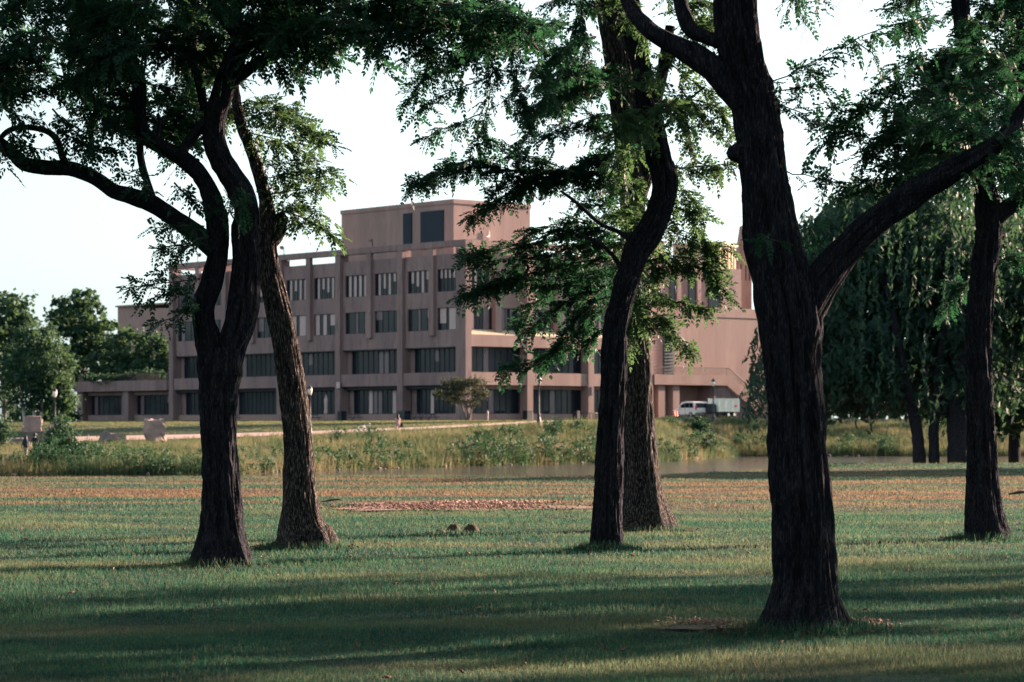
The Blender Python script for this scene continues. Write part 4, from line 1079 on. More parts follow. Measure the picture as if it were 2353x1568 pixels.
# tufty edge of the lawn along the near shore
rg = np.random.default_rng(8)
def tuft_field(name, label, x, y, h0, h1, w0, k, seed, spread=.12, lean=.22, mat_='tall_grass'):
    rg = np.random.default_rng(seed); n = len(x)
    X = np.repeat(x, k) + rg.normal(0, spread, n * k); Yv = np.repeat(y, k) + rg.normal(0, spread, n * k)
    H = np.repeat(rg.uniform(h0, h1, n), k) * rg.uniform(.6, 1.15, n * k); Z = terrain(X, Yv) - .03
    a = rg.uniform(0, 2*np.pi, n * k); wv = np.column_stack([np.cos(a), np.sin(a) * .5, 0 * a]) * (w0 * rg.uniform(.6, 1.4, n * k))[:, None]
    ln = np.column_stack([rg.normal(0, lean, n * k), rg.normal(0, lean, n * k), np.ones(n * k)]) * H[:, None]
    b = np.column_stack([X, Yv, Z]); V = np.stack([b - wv, b + wv, b + ln], 1).reshape(-1, 3)
    return tag(link(name, npmesh(name, V, np.arange(len(V)).reshape(-1, 3), mat_)), label, 'grass', kind='stuff')
x = rg.uniform(-20, 24, 2600); y = shore_near(x) + rg.normal(.2, .5, 2600)
tuft_field('shore_grass', 'uneven taller grass fringe where the lawn meets the water', x, y, .05, .13, .010, 5, 41, lean=.3)
# far bank of tall wild grass
n = 17000; x = rg.uniform(-46, 66, n); f0, f1 = shore_far(x), np.interp(x, _pX, _pY)
q = rg.random(n); y = f0 + .2 + q * (f1 - f0 - 1.5)
keep = (q < np.where(x > 12, .78, 1)) & (rg.random(n) < np.where(q > .82, .45, 1) * (.35 + vnoise(x * .35, y * .35, 0, 51))); x, y = x[keep], y[keep]
hn = vnoise(x * .3, y * .3, 0, 52)
tuft_field('tall_grass', 'tall tawny and green wild grass covering the far bank', x, y, .35, .80, .028, 9, 42, spread=.25)
x2 = rg.uniform(-46, 66, 1900); f0 = shore_far(x2); y2 = f0 + rg.uniform(-.6, 2.2, 1900)
tuft_field('reeds', 'rusty reeds and sedge standing along the far waterline', x2, y2, .7, 1.5, .03, 8, 43, spread=.22, lean=.2)
# dark leafy undergrowth in clumps along the waterline
def scrub(name, label, cs, n, size, seed, mat_='leaf_shrub', kind='stuff', cat='undergrowth', parent=None):
    rg = np.random.default_rng(seed); ells = []
    for (x, y, rx, rz) in cs:
        z = float(terrain(x, y)); ells.append((x, y, z + rz * .45, rx, rx * .8, rz))
    p = clumpy(ells, n, rg, 18, .35, .2); p = p[p[:, 2] > terrain(p[:, 0], p[:, 1]) - .1]
    V, Fq = quads(p, size, rg, .55, -.5)
    o = link(name, npmesh(name, V, Fq, mat_)); return tag(o, label, cat, kind=kind)
cs = []
for u, w_, h_ in ((600, 1.0, .8), (700, 1.2, .9), (760, 1.1, 1.1), (800, 1.0, 1.2), (850, 1.3, 1.2), (905, .9, 1.0), (960, 1.0, .9), (1050, 1.3, 1.4), (1100, 1.9, 1.6), (1130, 1.3, 1.5), (1172, 1.4, 1.5), (1200, 1.0, 1.2), (1255, 1.6, 1.6), (1290, 1.2, 1.3), (1330, 1.3, 1.5), (1362, 1.0, 1.4), (1535, 1.4, 1.4), (1580, 1.2, 1.2), (1650, 1.0, 1.3), (1705, 1.3, 1.5), (1800, 1.4, 1.4), (1950, 1.6, 1.5), (2040, 1.6, 1.4)):
    Yq = float(np.interp(u, _fu, _fY)); X_ = (u - CX) / F * Yq; cs.append((X_, float(shore_far(X_)) + 1.0, w_, h_))
for i in range(24):
    u = rnd.uniform(540, 2000); Yq = float(np.interp(u, _fu, _fY)); X_ = (u - CX) / F * Yq; f = float(shore_far(X_)); g = float(np.interp(X_, _pX, _pY))
    cs.append((X_, f + rnd.uniform(.15, .7) * (g - f), rnd.uniform(.6, 1.6), rnd.uniform(.5, .9)))
scrub('undergrowth', 'dark green leafy undergrowth in clumps along the far waterline', cs, 21000, .24, 61)
cs = []
for i in range(46):
    u = rnd.uniform(-60, 560); Yq = 166 + rnd.uniform(-1, 10); X_ = (u - CX) / F * Yq; cs.append((X_, Yq, rnd.uniform(1.0, 2.0), rnd.uniform(.8, 1.8) * (.45 if u < 115 else 1.0 if u < 330 else .8)))
scrub('weeds', 'thick weeds and leafy plants crowding the left end of the bank', cs, 17000, .19, 62)
def shrub(label, u, Yq, ells, n, size, seed, name='shrub'):
    """a shrub: foliage on a few stems; ells relative (dx, z, rx, rz)"""
    X_ = (u - CX) / F * Yq; z = float(terrain(X_, Yq)); rg = np.random.default_rng(seed); t = empty(name, (X_, Yq, z), 0, label, 'shrub')
    p = clumpy([(dx, 0, zz, rx, rx * .8, rz) for (dx, zz, rx, rz) in ells], n, rg, 18, .3, .2); p = p[p[:, 2] > .05]
    V, Fq = quads(p, size, rg, .6, -.4); link('foliage', npmesh('foliage', V, Fq, 'leaf_shrub'), t)
    for i in range(4):
        a = rg.uniform(-.5, .5, 2); MB().tube([(0, 0, -.2), (a[0] * .6, a[1] * .5, ells[0][1] * .8), (a[0] * 1.2, a[1], ells[0][1] * 1.3)], [.06, .04, .02], 6).build('stem', 'twig', t)
shrub('tallest dark green shrub on the left bank, in front of the lamp post', 140, 172, [(0, 1.8, 1.1, 1.2), (.1, 2.7, .6, .8), (-.5, 1.0, 1.3, 1.0), (.9, 1.0, 1.0, .9)], 4200, .20, 1)
shrub('rounded dark shrub to the left of the tallest bank shrub, below the walkers', 96, 168, [(0, .6, 1.1, .7), (-.9, .4, 1.0, .5), (.8, .8, .8, .7)], 2200, .20, 2)
shrub('dark bushy shrub on top of the grassy mound below the parked van', 1602, 260, [(0, .8, .9, .9), (.5, .5, .8, .7), (-.4, .5, .7, .6)], 2000, .24, 3)
shrub('dark shrub halfway down the grassy mound, right of the thick trunk', 1630, 248, [(0, .9, .7, 1.1), (-.5, .5, .8, .7)], 1500, .22, 4)
shrub('narrow upright dark shrub on the mound nearest the big trunk', 1697, 264, [(0, .9, .5, 1.1), (.1, .6, .6, .8)], 900, .2, 5)
shrub('small pointed shrub standing alone in the grass left of the snaking trunk', 1390, 228, [(0, .8, .35, 1.1), (.1, .4, .6, .5)], 600, .16, 6)
shrub('low grey green shrub among pink grasses below the middle lamp post', 1268, 224, [(0, .6, .8, .7)], 700, .16, 7)

# ================================================================== BARE SOIL, LITTER
def patch(name, label, cx, cy, rx, ry, mat_, lift=.006, seed=0, irregular=.35):
    n = 56; V = [(cx, cy)]; rings = 4
    for k in range(1, rings + 1):
        for i in range(n):
            a = 2*math.pi*i/n; r = k / rings
            w_ = 1 + (irregular * 2 * (float(vnoise(math.cos(a)*2 + seed, math.sin(a)*2, 0, 60 + seed)) - .5) + irregular * (float(vnoise(math.cos(a)*7, math.sin(a)*7, 0, 61 + seed)) - .5)) * r
            V.append((cx + rx * r * w_ * math.cos(a), cy + ry * r * w_ * math.sin(a)))
    V = np.array(V); z = terrain(V[:, 0], V[:, 1]) + lift + .02 * (vnoise(V[:, 0] * 3, V[:, 1] * 3, 0, 7))
    f = [(0, 1 + i, 1 + (i + 1) % n) for i in range(n)]
    for k in range(rings - 1):
        for i in range(n):
            a, b = 1 + k*n + i, 1 + k*n + (i+1) % n; f += [(a, a + n, b + n), (a, b + n, b)]
    o = link(name, npmesh(name, np.column_stack([V, z]), np.array(f), mat_, smooth=True)); return tag(o, label, kind='structure')
def GY(x, y, z=0):      # where a sight line through reference (x, y) meets the near lawn
    Y = F * (EYE - z) / (y - HY); return (x - CX) / F * Y, Y
def litter(name, label, n, fx, size, mat_, seed, flat=.4):
    rg = np.random.default_rng(seed); xy = fx(rg, n); n = len(xy)
    c = np.column_stack([xy, terrain(xy[:, 0], xy[:, 1]) + .02 + rg.uniform(0, .03, n)])
    u = rg.normal(0, 1, (n, 3)); u[:, 2] *= flat; u /= np.linalg.norm(u, axis=1, keepdims=True)
    v = np.cross(u, rg.normal(0, 1, (n, 3))); v /= np.linalg.norm(v, axis=1, keepdims=True); w_ = np.cross(u, v)
    s_ = (size * rg.uniform(.4, 1.6, n))[:, None]
    V = np.stack([c - u*s_, c + v*s_*.35, c + u*s_, c - v*s_*.35, c + w_*s_*.3, c - w_*s_*.3], 1).reshape(-1, 3)
    b = np.arange(n)[:, None] * 6
    Fq = np.concatenate([b + np.array([t]) for t in ((0,1,4),(1,2,4),(2,3,4),(3,0,4),(1,0,5),(2,1,5),(3,2,5),(0,3,5))], 0)
    return tag(link(name, npmesh(name, V, Fq, mat_)), label, 'litter', kind='stuff')
mx, my = GY(1075, 1168)
patch('bare_soil', 'long reddish patch of bare earth and mulch in the middle of the lawn', mx - .35, my, 2.45, 3.0, 'soil', .02, 1)
litter('mulch', 'reddish brown mulch chips lying over the bare patch', 2600, lambda rg, n: np.column_stack([rg.normal(mx - .3, 1.0, n), rg.normal(my, 1.25, n)]), .035, 'soil', 3)
litter('wood_chips', 'pale wood chips strewn in a streak across the bare patch', 700, lambda rg, n: np.column_stack([rg.normal(mx + .25, .55, n), rg.normal(my + 2.0, .4, n)]), .05, 'chips', 4)
for i, (u, v, rx, ry, m_) in enumerate(((1845, 1458, .62, .34, 'soil_dark'), (1500, 1218, .6, .5, 'soil_dark'))):
    x, y = GY(u, v); patch('bare_soil', ['worn bare earth beside the foot of the largest trunk', 'worn bare earth at the foot of the trunk behind the snaking one'][i % 2], x, y, rx, ry, m_, .022, 10 + i, .8)
x, y = GY(1665, 1448)
litter('bark_litter', 'pale bark scraps and dead leaves beside the largest trunk', 420, lambda rg, n: np.column_stack([np.concatenate([rg.normal(x, .22, n // 2), rg.normal(x + 1.05, .12, n - n // 2)]), rg.normal(y + .15, .16, n)]), .02, 'chips', 5)
def mound(label, u, v, r, h, seed):
    x, y = GY(u, v); z = float(terrain(x, y)); mb = MB(); n = 14; V = [(0, 0, h)]
    for k in (1, 2, 3):
        for i in range(n):
            a = 2*math.pi*i/n; q = r * k / 3 * (1 + .3 * (float(vnoise(math.cos(a)*2, math.sin(a)*2, k, seed)) - .5))
            V.append((q*math.cos(a), q*math.sin(a)*.8, h * (1 - (k/3)**2) * (.8 + .5 * float(vnoise(i, k, 0, seed))) - (.03 if k == 3 else 0)))
    f = [(0, 1+i, 1+(i+1) % n) for i in range(n)] + [(1+k*n+i, 1+(k+1)*n+i, 1+(k+1)*n+(i+1) % n, 1+k*n+(i+1) % n) for k in (0, 1) for i in range(n)]
    mb.add(V, f, 0, True); tag(mb.build('earth_mound', 'soil_dark', None, (x, y, z)), label, 'earth mound', 'small dark earth mounds on the lawn')
mound('middle small dark earth mound of the three on the lawn', 1043, 1221, .13, .10, 1)
mound('right hand small dark earth mound, closest to the middle trunks', 1083, 1223, .14, .11, 2)
mound('faintest and lowest earth mound, leftmost of the three', 1012, 1226, .12, .05, 3)
def stick(label, u, v, ln, rz, r=.02):
    x, y = GY(u, v); z = float(terrain(x, y)) + .05
    mb = MB().tube([(-ln/2, 0, 0), (-ln*.1, .05, .03), (ln*.2, 0, .05), (ln/2, .04, .02)], [r*.5, r, r*.9, r*.3], 6).tube([(0, .03, .03), (ln*.2, .12, .09)], [r*.6, r*.2], 5)
    tag(mb.build('fallen_branch', 'twig', None, (x, y, z), rz), label, 'branch')
stick('short dark fallen branch lying on the lawn at the right edge', 2345, 1140, .55, .1, .035)
stick('thin stick in the grass right of the leaning tree', 765, 1160, .5, .2, .02)
# bare hanging twigs at the top
def bare_twigs():
    t = empty('bare_branch', P(1822, -30, 19.6), 0, 'bare leafless twigs hanging down against the white sky at the top', 'branch')
    b = Vector(t.location)
    def tw(pts, r): 
        q = [P(x, y, 19.6 + .02 * i) - b for i, (x, y) in enumerate(pts)]
        MB().tube(q, [r * (1 - .7 * i / (len(q) - 1)) for i in range(len(q))], 5).build('twig', 'twig', t)
    for pts, r in (([(1822, -30), (1835, 20), (1850, 45), (1852, 65), (1842, 85), (1838, 100)], .004), ([(1850, 55), (1870, 80), (1875, 96)], .003), ([(1848, 50), (1828, 65), (1800, 75)], .003),
                   ([(1880, -30), (1895, 5), (1900, 30), (1890, 60)], .0035), ([(1895, 5), (1920, 15), (1945, 35)], .003), ([(1980, -20), (1975, 10), (1968, 35)], .003), ([(1922, 15), (1935, 0), (1950, 5)], .0025)):
        tw(pts, r)
bare_twigs()

# ================================================================== LAMP POSTS
def lamp_post(label, u, Yq, dz=0):
    x = (u - CX) / F * Yq; z = float(terrain(x, Yq)) + dz
    t = empty('lamp_post', (x, Yq, z), 0, label, 'lamp post', 'black lamp posts along the path')
    MB().lathe([(.26, -.2), (.26, .08), (.20, .12), (.19, .45), (.15, .50), (.14, .85), (.17, .90), (.10, .98)], n=14).build('base', 'metal_dark', t)
    MB().lathe([(.085, .95), (.075, 2.4), (.06, 3.45), (.10, 3.47), (.10, 3.52), (.06, 3.55)], n=10).build('pole', 'metal_dark', t)
    MB().lathe([(.09, 3.55), (.17, 3.68), (.20, 3.85), (.19, 4.0), (.17, 4.04)], n=12).build('lamp_globe', 'lamp_glass', t)
    MB().lathe([(.22, 4.04), (.22, 4.08), (.17, 4.20), (.08, 4.30), (.03, 4.33), (.03, 4.45), (.0, 4.48)], n=12).build('cap', 'metal_dark', t)
lamp_post('black lamp post standing between the middle of the building and the snaking trunk', 1238, 232)
lamp_post('black lamp post in front of the parked van and trailer', 1639, 276, .4)
lamp_post('black lamp post behind the tall shrub on the left bank', 126, 228)
lamp_post('black lamp post just right of the leaning sunlit tree', 712, 226)

# ================================================================== ROCKS
def boulder(label, u, y, Yq, w_, h_, d_, seed, rz=0, mat_='rock', name='boulder', bevel=.12, rough=.10, z=None, dz=0, grp=None):
    x = (u - CX) / F * Yq; zz = (float(terrain(x, Yq)) if z is None else z) + dz
    bm = bmesh.new(); bmesh.ops.create_cube(bm, size=1)
    bmesh.ops.subdivide_edges(bm, edges=bm.edges[:], cuts=4, use_grid_fill=True)
    for v in bm.verts:
        p = v.co.copy(); q = p.normalized() * .62; p = p.lerp(q, bevel * 2.5)
        a = np.array([p.x * 2.1, p.y * 2.1, p.z * 2.1]) + seed * 7
        p *= 1 + rough * 2 * (float(vnoise(a[0], a[1], a[2], seed)) - .5) + rough * (float(vnoise(a[0]*3, a[1]*3, a[2]*3, seed)) - .5)
        tp_ = 1.0 - .28 * (p.z + .5); p.x *= tp_; p.y *= tp_; p.x += .12 * p.z * math.sin(seed); v.co = Vector((p.x * w_, p.y * d_, (p.z + .44) * h_))
    me = bpy.data.meshes.new(name); bm.to_mesh(me); bm.free(); me.materials.append(M[mat_])
    o = link(name, me, None, (x, Yq, zz), rz); return tag(o, label, 'rock', grp)
RG = 'stone blocks and boulders beside the far path'
k1 = boulder('square stone block stacked on top at the far left, beneath the birch', 74, 985, 222.5, 1.75, 1.35, 1.6, 1, .2, bevel=.03, rough=.04, dz=1.05, name='stone_block', grp=RG)
k2 = boulder('wide bluish stone block at the bottom of the far left stack', 84, 1003, 221.5, 1.95, 1.25, 1.7, 2, .1, 'rock_dark', bevel=.03, rough=.05, dz=-.05, name='stone_block', grp=RG)
boulder('flat dark slab lying left of the stacked stone blocks', 42, 1012, 222, 1.5, .5, 1.2, 3, .3, 'rock_dark', bevel=.06, rough=.08, name='stone_slab', grp=RG)
boulder('big rounded boulder at the foot of the left lamp post', 132, 1000, 221, 2.3, 1.75, 1.9, 4, .4, bevel=.22, rough=.26, grp=RG)
boulder('tall flat topped boulder standing beside the path left of the forked tree', 355, 1010, 213, 1.65, 1.75, 1.5, 6, .5, bevel=.13, rough=.26, dz=.3, grp=RG)
boulder('low long rock half sunk in grass between path and weeds', 262, 1025, 212, 2.2, .7, 1.3, 7, .2, bevel=.15, rough=.28, dz=.25, grp=RG)
boulder('pointed dark rock at the left end of the low long rock', 241, 1028, 211, .9, .95, .8, 9, .8, 'rock_dark', bevel=.1, rough=.18, dz=.2, grp=RG)
# stones along the far waterline: nobody could count them
rg = np.random.default_rng(4); n = 90; x = rg.uniform(-36, 36, n) + rg.normal(0, .6, n); y = shore_far(x) + rg.normal(-.5, .8, n); c = np.column_stack([x, y, np.full(n, WATER_Z + .02)])
ico = [(0, 0, 1), (.9, 0, .2), (.3, .85, .3), (-.7, .5, .2), (-.7, -.5, .3), (.3, -.85, .2), (0, 0, -.6)]
fi = [(0, 1, 2), (0, 2, 3), (0, 3, 4), (0, 4, 5), (0, 5, 1), (6, 2, 1), (6, 3, 2), (6, 4, 3), (6, 5, 4), (6, 1, 5)]
S = (.05 + .26 * rg.random(n) ** 2.5)[:, None, None] * (1 + rg.normal(0, .2, (n, 7, 3)))
V = (c[:, None] + np.array(ico)[None] * S).reshape(-1, 3)
tag(link('shore_stones', npmesh('shore_stones', V, (np.arange(n)[:, None, None] * 7 + np.array(fi)[None]).reshape(-1, 3), 'rock_dark')), 'pinkish stones lying along the far waterline', 'stones', kind='stuff')

# ================================================================== PEOPLE
def person(label, u, Yq, rz, joints, h=1.72, paint=None, hair='hair', hair_long=False, bagp=None, dz=0):
    """joints: name -> (x,y,z,r); grown with a skin modifier into one body"""
    x = (u - CX) / F * Yq; z = float(terrain(x, Yq)) + dz
    t = empty('person', (x, Yq, z), rz, label, 'person')
    names = list(joints); E = [('pelvis', 'waist'), ('waist', 'chest'), ('chest', 'neck'), ('neck', 'head0'), ('head0', 'head1'), ('head1', 'head2')]
    for s_ in 'lr': E += [('chest', 'sh' + s_), ('sh' + s_, 'el' + s_), ('el' + s_, 'wr' + s_), ('wr' + s_, 'hd' + s_), ('pelvis', 'hp' + s_), ('hp' + s_, 'kn' + s_), ('kn' + s_, 'an' + s_), ('an' + s_, 'to' + s_)]
    me = bpy.data.meshes.new('body_cage'); me.from_pydata([joints[k][:3] for k in names], [(names.index(a), names.index(b)) for a, b in E], []); me.update()
    o = bpy.data.objects.new('body_cage', me); C.objects.link(o)
    o.modifiers.new('skin', 'SKIN')
    if not me.skin_vertices: me.attributes.new('dummy', 'FLOAT', 'POINT')
    sv = me.skin_vertices[0].data
    for i, k in enumerate(names):
        r = joints[k][3]; sv[i].radius = (r, r) if not isinstance(r, tuple) else r; sv[i].use_root = (k == 'pelvis')
    ss = o.modifiers.new('sub', 'SUBSURF'); ss.levels = 1; ss.render_levels = 1
    dg = bpy.context.evaluated_depsgraph_get(); dg.update()
    bme = bpy.data.meshes.new_from_object(o.evaluated_get(dg)); bpy.data.objects.remove(o)
    bme.name = 'body'
    bme.materials.clear(); ms = []
    for p in bme.polygons:
        m_ = paint(Vector(p.center)); 
        if m_ not in ms: ms.append(m_)
        p.material_index = ms.index(m_); p.use_smooth = True
    for m_ in ms: bme.materials.append(M[m_])
    body = link('body', bme, t)
    hp = joints['head1']
    hr = MB().lathe([(.0, .16), (.07, .145), (.105, .09), (.112, .02), (.10, -.05), (.085, -.09)] if not hair_long else [(.0, .16), (.08, .14), (.115, .07), (.12, -.05), (.12, -.18), (.09, -.30), (.02, -.33)], n=12)
    hh = hr.build('hair', hair, t, (hp[0], hp[1] + .025, hp[2] + .01))
    return t
def std(walk=.0, arm=.08, armr=None, h=1.72):
    k = h / 1.72; w = walk
    J = dict(pelvis=(0, 0, .95, (.15, .11)), waist=(0, 0, 1.10, (.13, .10)), chest=(0, .01, 1.34, (.165, .12)), neck=(0, 0, 1.47, .055), head0=(0, -.01, 1.53, .06), head1=(0, -.015, 1.62, (.085, .10)), head2=(0, -.01, 1.69, (.06, .07)))
    for s_, g in (('l', -1), ('r', 1)):
        J['sh' + s_] = (g * .18, .0, 1.39, .06); J['el' + s_] = (g * (.235 + arm * .3), .02 + g * w * .25, 1.12, .045); J['wr' + s_] = (g * (.24 + arm * .2), -.06 + g * w * .4, .88, .032); J['hd' + s_] = (g * (.235 + arm * .2), -.09 + g * w * .45, .79, .035)
        J['hp' + s_] = (g * .09, -g * w * .05, .88, .095); J['kn' + s_] = (g * .10, -g * w * .35 - .02, .48, .062); J['an' + s_] = (g * .10, -g * w * .55 + (.08 if g * w < 0 else 0), .08, .042); J['to' + s_] = (g * .11, -g * w * .55 - .14, .045, .035)
    return {a: (b[0] * k, b[1] * k, b[2] * k, b[3]) for a, b in J.items()}
def paint_a(top, legs, skin, sleeve=.28, short=.0):
    def f(c):
        if c.z > 1.455: return skin
        if abs(c.x) > .215 and c.z < (1.22 if sleeve < .3 else .9): return skin
        if c.z > .90: return top
        if c.z < .10: return 'cloth_black'
        if c.z < short: return skin
        return legs
    return f
def backpack(t, mat_, x=0, y=.19, z=1.05):
    o = MB().prism([(-.15, 0), (.15, 0), (.17, .25), (.12, .42), (-.12, .42), (-.17, .25)], -.09, .09, 'y').build('backpack', mat_, None, (0, 0, 0), 0, .03); return o
# two walkers in dark clothes at the left
pa = person('person in a black shirt walking right of the pair near the left bank', 80, 178, R(150), std(.35), paint=paint_a('cloth_black', 'cloth_navy', 'skin', short=.45), dz=.35)
pb = person('person in dark clothes with long hair, left of the walking pair', 59, 176, R(165), std(.3, h=1.62), paint=paint_a('cloth_black', 'cloth_khaki', 'skin_dark', short=0), hair_long=True, dz=.3)
bp = backpack(None, 'cloth_navy'); bp.location = pb.location + Vector((.02, -.24, 1.0)); tag(bp, 'dark backpack on the back of the left walker', 'backpack')
pc_ = person('person in pale pink clothes with dark hair walking on the grass by the path', 914, 219, R(200), std(.4, .12, h=1.66), paint=paint_a('cloth_pink', 'cloth_pink', 'skin', short=.4), hair_long=True)
sb = MB().prism([(-.13, 0), (.13, 0), (.11, .3), (-.11, .3)], -.05, .05, 'y').tube([(-.1, 0, .3), (0, 0, .62), (.1, 0, .3)], .012, 5).build('shoulder_bag', 'cloth_black', None, pc_.location + Vector((.30, -.05, .62)), .3)
tag(sb, 'black bag hanging at the side of the person in pink', 'bag')

# ================================================================== BICYCLE
def bicycle(u, Yq, rz, label):
    x = (u - CX) / F * Yq; z = float(terrain(x, Yq)); t = empty('bicycle', (x, Yq, z), rz, label, 'bicycle')
    for wx in (-.53, .53):
        w_ = MB()
        ring = [(wx + .33 * math.cos(a), 0, .35 + .33 * math.sin(a)) for a in np.linspace(0, 2*math.pi, 25)]
        w_.tube(ring, .02, 6, cap=False); wo = w_.build('wheel', 'tyre', t)
        r_ = MB().tube([(wx + .30 * math.cos(a), 0, .35 + .30 * math.sin(a)) for a in np.linspace(0, 2*math.pi, 25)], .012, 5, cap=False)
        for a in np.linspace(0, math.pi, 9)[:-1]: r_.tube([(wx - .3*math.cos(a), 0, .35 - .3*math.sin(a)), (wx + .3*math.cos(a), 0, .35 + .3*math.sin(a))], .003, 3, cap=False)
        r_.build('rim', 'rim', wo)
    f = MB()
    for a, b in (((-.53, 0, .35), (-.12, 0, .32)), ((-.53, 0, .35), (-.2, 0, .78)), ((-.12, 0, .32), (-.22, 0, .86)), ((-.12, 0, .32), (.36, 0, .78)), ((-.2, 0, .78), (.36, 0, .82)), ((.53, 0, .35), (.34, 0, .92))): f.tube([a, b], .02, 6)
    f.build('frame', 'white_paint', t)
    MB().prism([(-.36, .86), (-.08, .88), (-.1, .92), (-.35, .93)], -.06, .06, 'y').build('saddle', 'cloth_black', t)
    MB().tube([(.28, -.24, .98), (.36, -.12, .98), (.36, .12, .98), (.28, .24, .98)], .014, 6).build('handlebar', 'rim', t)
    MB().tube([(-.12, -.12, .2), (-.12, -.06, .2), (-.12, -.05, .32), (-.12, .05, .32), (-.12, .06, .44), (-.12, .12, .44)], .012, 5).build('crank', 'rim', t)
bicycle(829, 221, R(25), 'white bicycle leaning at the grass edge below the path')
bicycle(842, 222.5, R(-35), 'second pale bicycle parked just behind the white one')

# ================================================================== VAN AND TRAILER
def van(u, Yq, rz):
    x = (u - CX) / F * Yq; z = float(terrain(x, Yq)) + .12
    t = empty('parked_van', (x, Yq, z), rz, 'pale grey minivan parked beside the walkway with sunlit tailgate', 'van')
    # +x is the front
    prof = [(-2.35, .32), (-2.42, .75), (-2.38, 1.05), (-2.12, 1.62), (-1.9, 1.76), (-.4, 1.82), (.55, 1.74), (1.42, 1.12), (2.2, .92), (2.4, .70), (2.38, .32)]
    low = [(a, min(b, 1.08)) for a, b in prof]
    b_ = MB().prism(prof, -.93, .93, 'y'); body = b_.build('body', 'white_paint', t, bevel=.09)
    for sg in (-1, 1):
        yy = sg * .935
        for (p, q) in (((-1.98, -1.15)), ((-1.08, -.22)), ((-.15, .62))):
            top = lambda s_: 1.64 if s_ < .2 else 1.64 - (s_ - .2) * .55
            q2 = q + (.45 if q > .5 else 0)
            MB().prism([(p, 1.1), (q2, 1.12), (q, top(q)), (p + (.12 if p < -1.9 else 0), top(p))], min(yy, yy + sg * .02), max(yy, yy + sg * .02), 'y').build('window', 'glass_dark', t)
        for dx in (-1.12, -.19, .95): MB().box(dx - .012, dx + .012, min(yy, yy + sg * .008), max(yy, yy + sg * .008), .42, 1.1).build('door_seam', 'metal_dark', t)
        MB().box(.62, .80, min(sg * .95, sg * 1.12), max(sg * .95, sg * 1.12), 1.08, 1.24).build('mirror', 'white_paint', t)
        for dx in (-.35, .5): MB().box(dx, dx + .18, min(yy, yy + sg * .03), max(yy, yy + sg * .03), .92, .96).build('handle', 'metal_dark', t)
        MB().box(-2.44, -2.30, sg * .85 - .07, sg * .85 + .07, .85, 1.35).build('tail_light', 'red', t)
        MB().box(2.20, 2.42, sg * .75 - .14, sg * .75 + .14, .70, .84).build('headlight', 'lamp_glass', t)
        for wx in (-1.45, 1.45):
            w_ = MB(); n = 18
            w_.tube([(wx, sg * .72, .32), (wx, sg * .96, .32)], .33, n); wo = w_.build('wheel', 'tyre', t)
            MB().tube([(wx, sg * .955, .32), (wx, sg * .975, .32)], [.22, .18], 14).build('rim', 'rim', wo)
    MB().prism([(-2.36, 1.12), (-2.335, 1.10), (-2.13, 1.60), (-2.16, 1.61)], -.75, .75, 'y').build('rear_window', 'glass_dark', t).location.x -= .04
    MB().prism([(1.38, 1.17), (.62, 1.70), (.66, 1.73), (1.44, 1.17)], -.78, .78, 'y').build('windscreen', 'glass_dark', t)
    MB().box(-2.50, -2.38, -.88, .88, .36, .58).build('bumper', 'glass_curtain', t); MB().box(2.36, 2.46, -.88, .88, .34, .58).build('bumper', 'glass_curtain', t)
    MB().box(-2.455, -2.43, -.22, .22, .72, .84).build('number_plate', 'cream_paint', t)
van(1588, 292, R(118))
def trailer(u, Yq, rz):
    x = (u - CX) / F * Yq; z = float(terrain(x, Yq)) + .12
    t = empty('cargo_trailer', (x, Yq, z), rz, 'boxy cream cargo trailer with a red emblem on its sunlit side', 'trailer')
    MB().box(-1.5, 1.5, -.95, .95, .62, 2.05).build('body', 'cream_paint', t, bevel=.03)
    MB().box(-1.53, 1.53, -.98, .98, 2.053, 2.11).build('roof', 'cream_paint', t)
    for xx in (-1.5, -.55, .45, 1.46): MB().box(xx, xx + .04, -.975, -.952, .63, 2.04).build('trim', 'white_paint', t)
    MB().prism([(-.20, 0), (.20, 0), (.14, .22), (.06, .10), (.0, .42), (-.07, .12), (-.15, .24)], -.99, -.976, 'y').build('emblem', 'red', t, (.95, 0, 1.15))
    MB().box(-1.5, 1.5, -.6, .6, .40, .618).box(-1.2, -.2, -.5, .5, .2, .398).build('chassis', 'metal_dark', t)
    MB().box(1.505, 1.53, -.7, .7, .7, 1.95).build('door', 'cream_paint', t)
    for sg in (-1, 1):
        for wx in (-.1, .75):
            wo = MB().tube([(wx, sg * .68, .30), (wx, sg * .93, .30)], .30, 16).build('wheel', 'tyre', t)
            MB().tube([(wx, sg * .928, .30), (wx, sg * .945, .30)], [.19, .15], 12).build('rim', 'cream_paint', wo)
    MB().tube([(-1.5, .4, .5), (-2.5, 0, .5)], .05, 6).tube([(-1.5, -.4, .5), (-2.5, 0, .5)], .05, 6).tube([(-2.2, 0, .0), (-2.2, 0, .75)], .04, 6).build('tow_bar', 'metal_dark', t)
    MB().box(-2.25, -1.62, -.6, .6, .55, 1.35).box(-2.2, -1.66, -.5, .5, 1.352, 1.5).build('generator', 'metal_dark', t)
trailer(1663, 291, R(36))
for lb, u, dy in (('left one of the two orange cones beside the van', 1549.5, 0), ('right one of the two orange cones beside the van', 1554.5, .4)):
    Yq = 284 + dy; x = (u - CX) / F * Yq
    t = empty('traffic_cone', (x, Yq, float(terrain(x, Yq)) + .1), 0, lb, 'traffic cone', 'orange cones by the van')
    MB().lathe([(.20, .04), (.14, .3), (.08, .62), (.04, .74), (0, .75)], n=14).build('cone', 'orange', t)
    MB().box(-.24, .24, -.24, .24, 0, .045).build('base', 'orange', t)

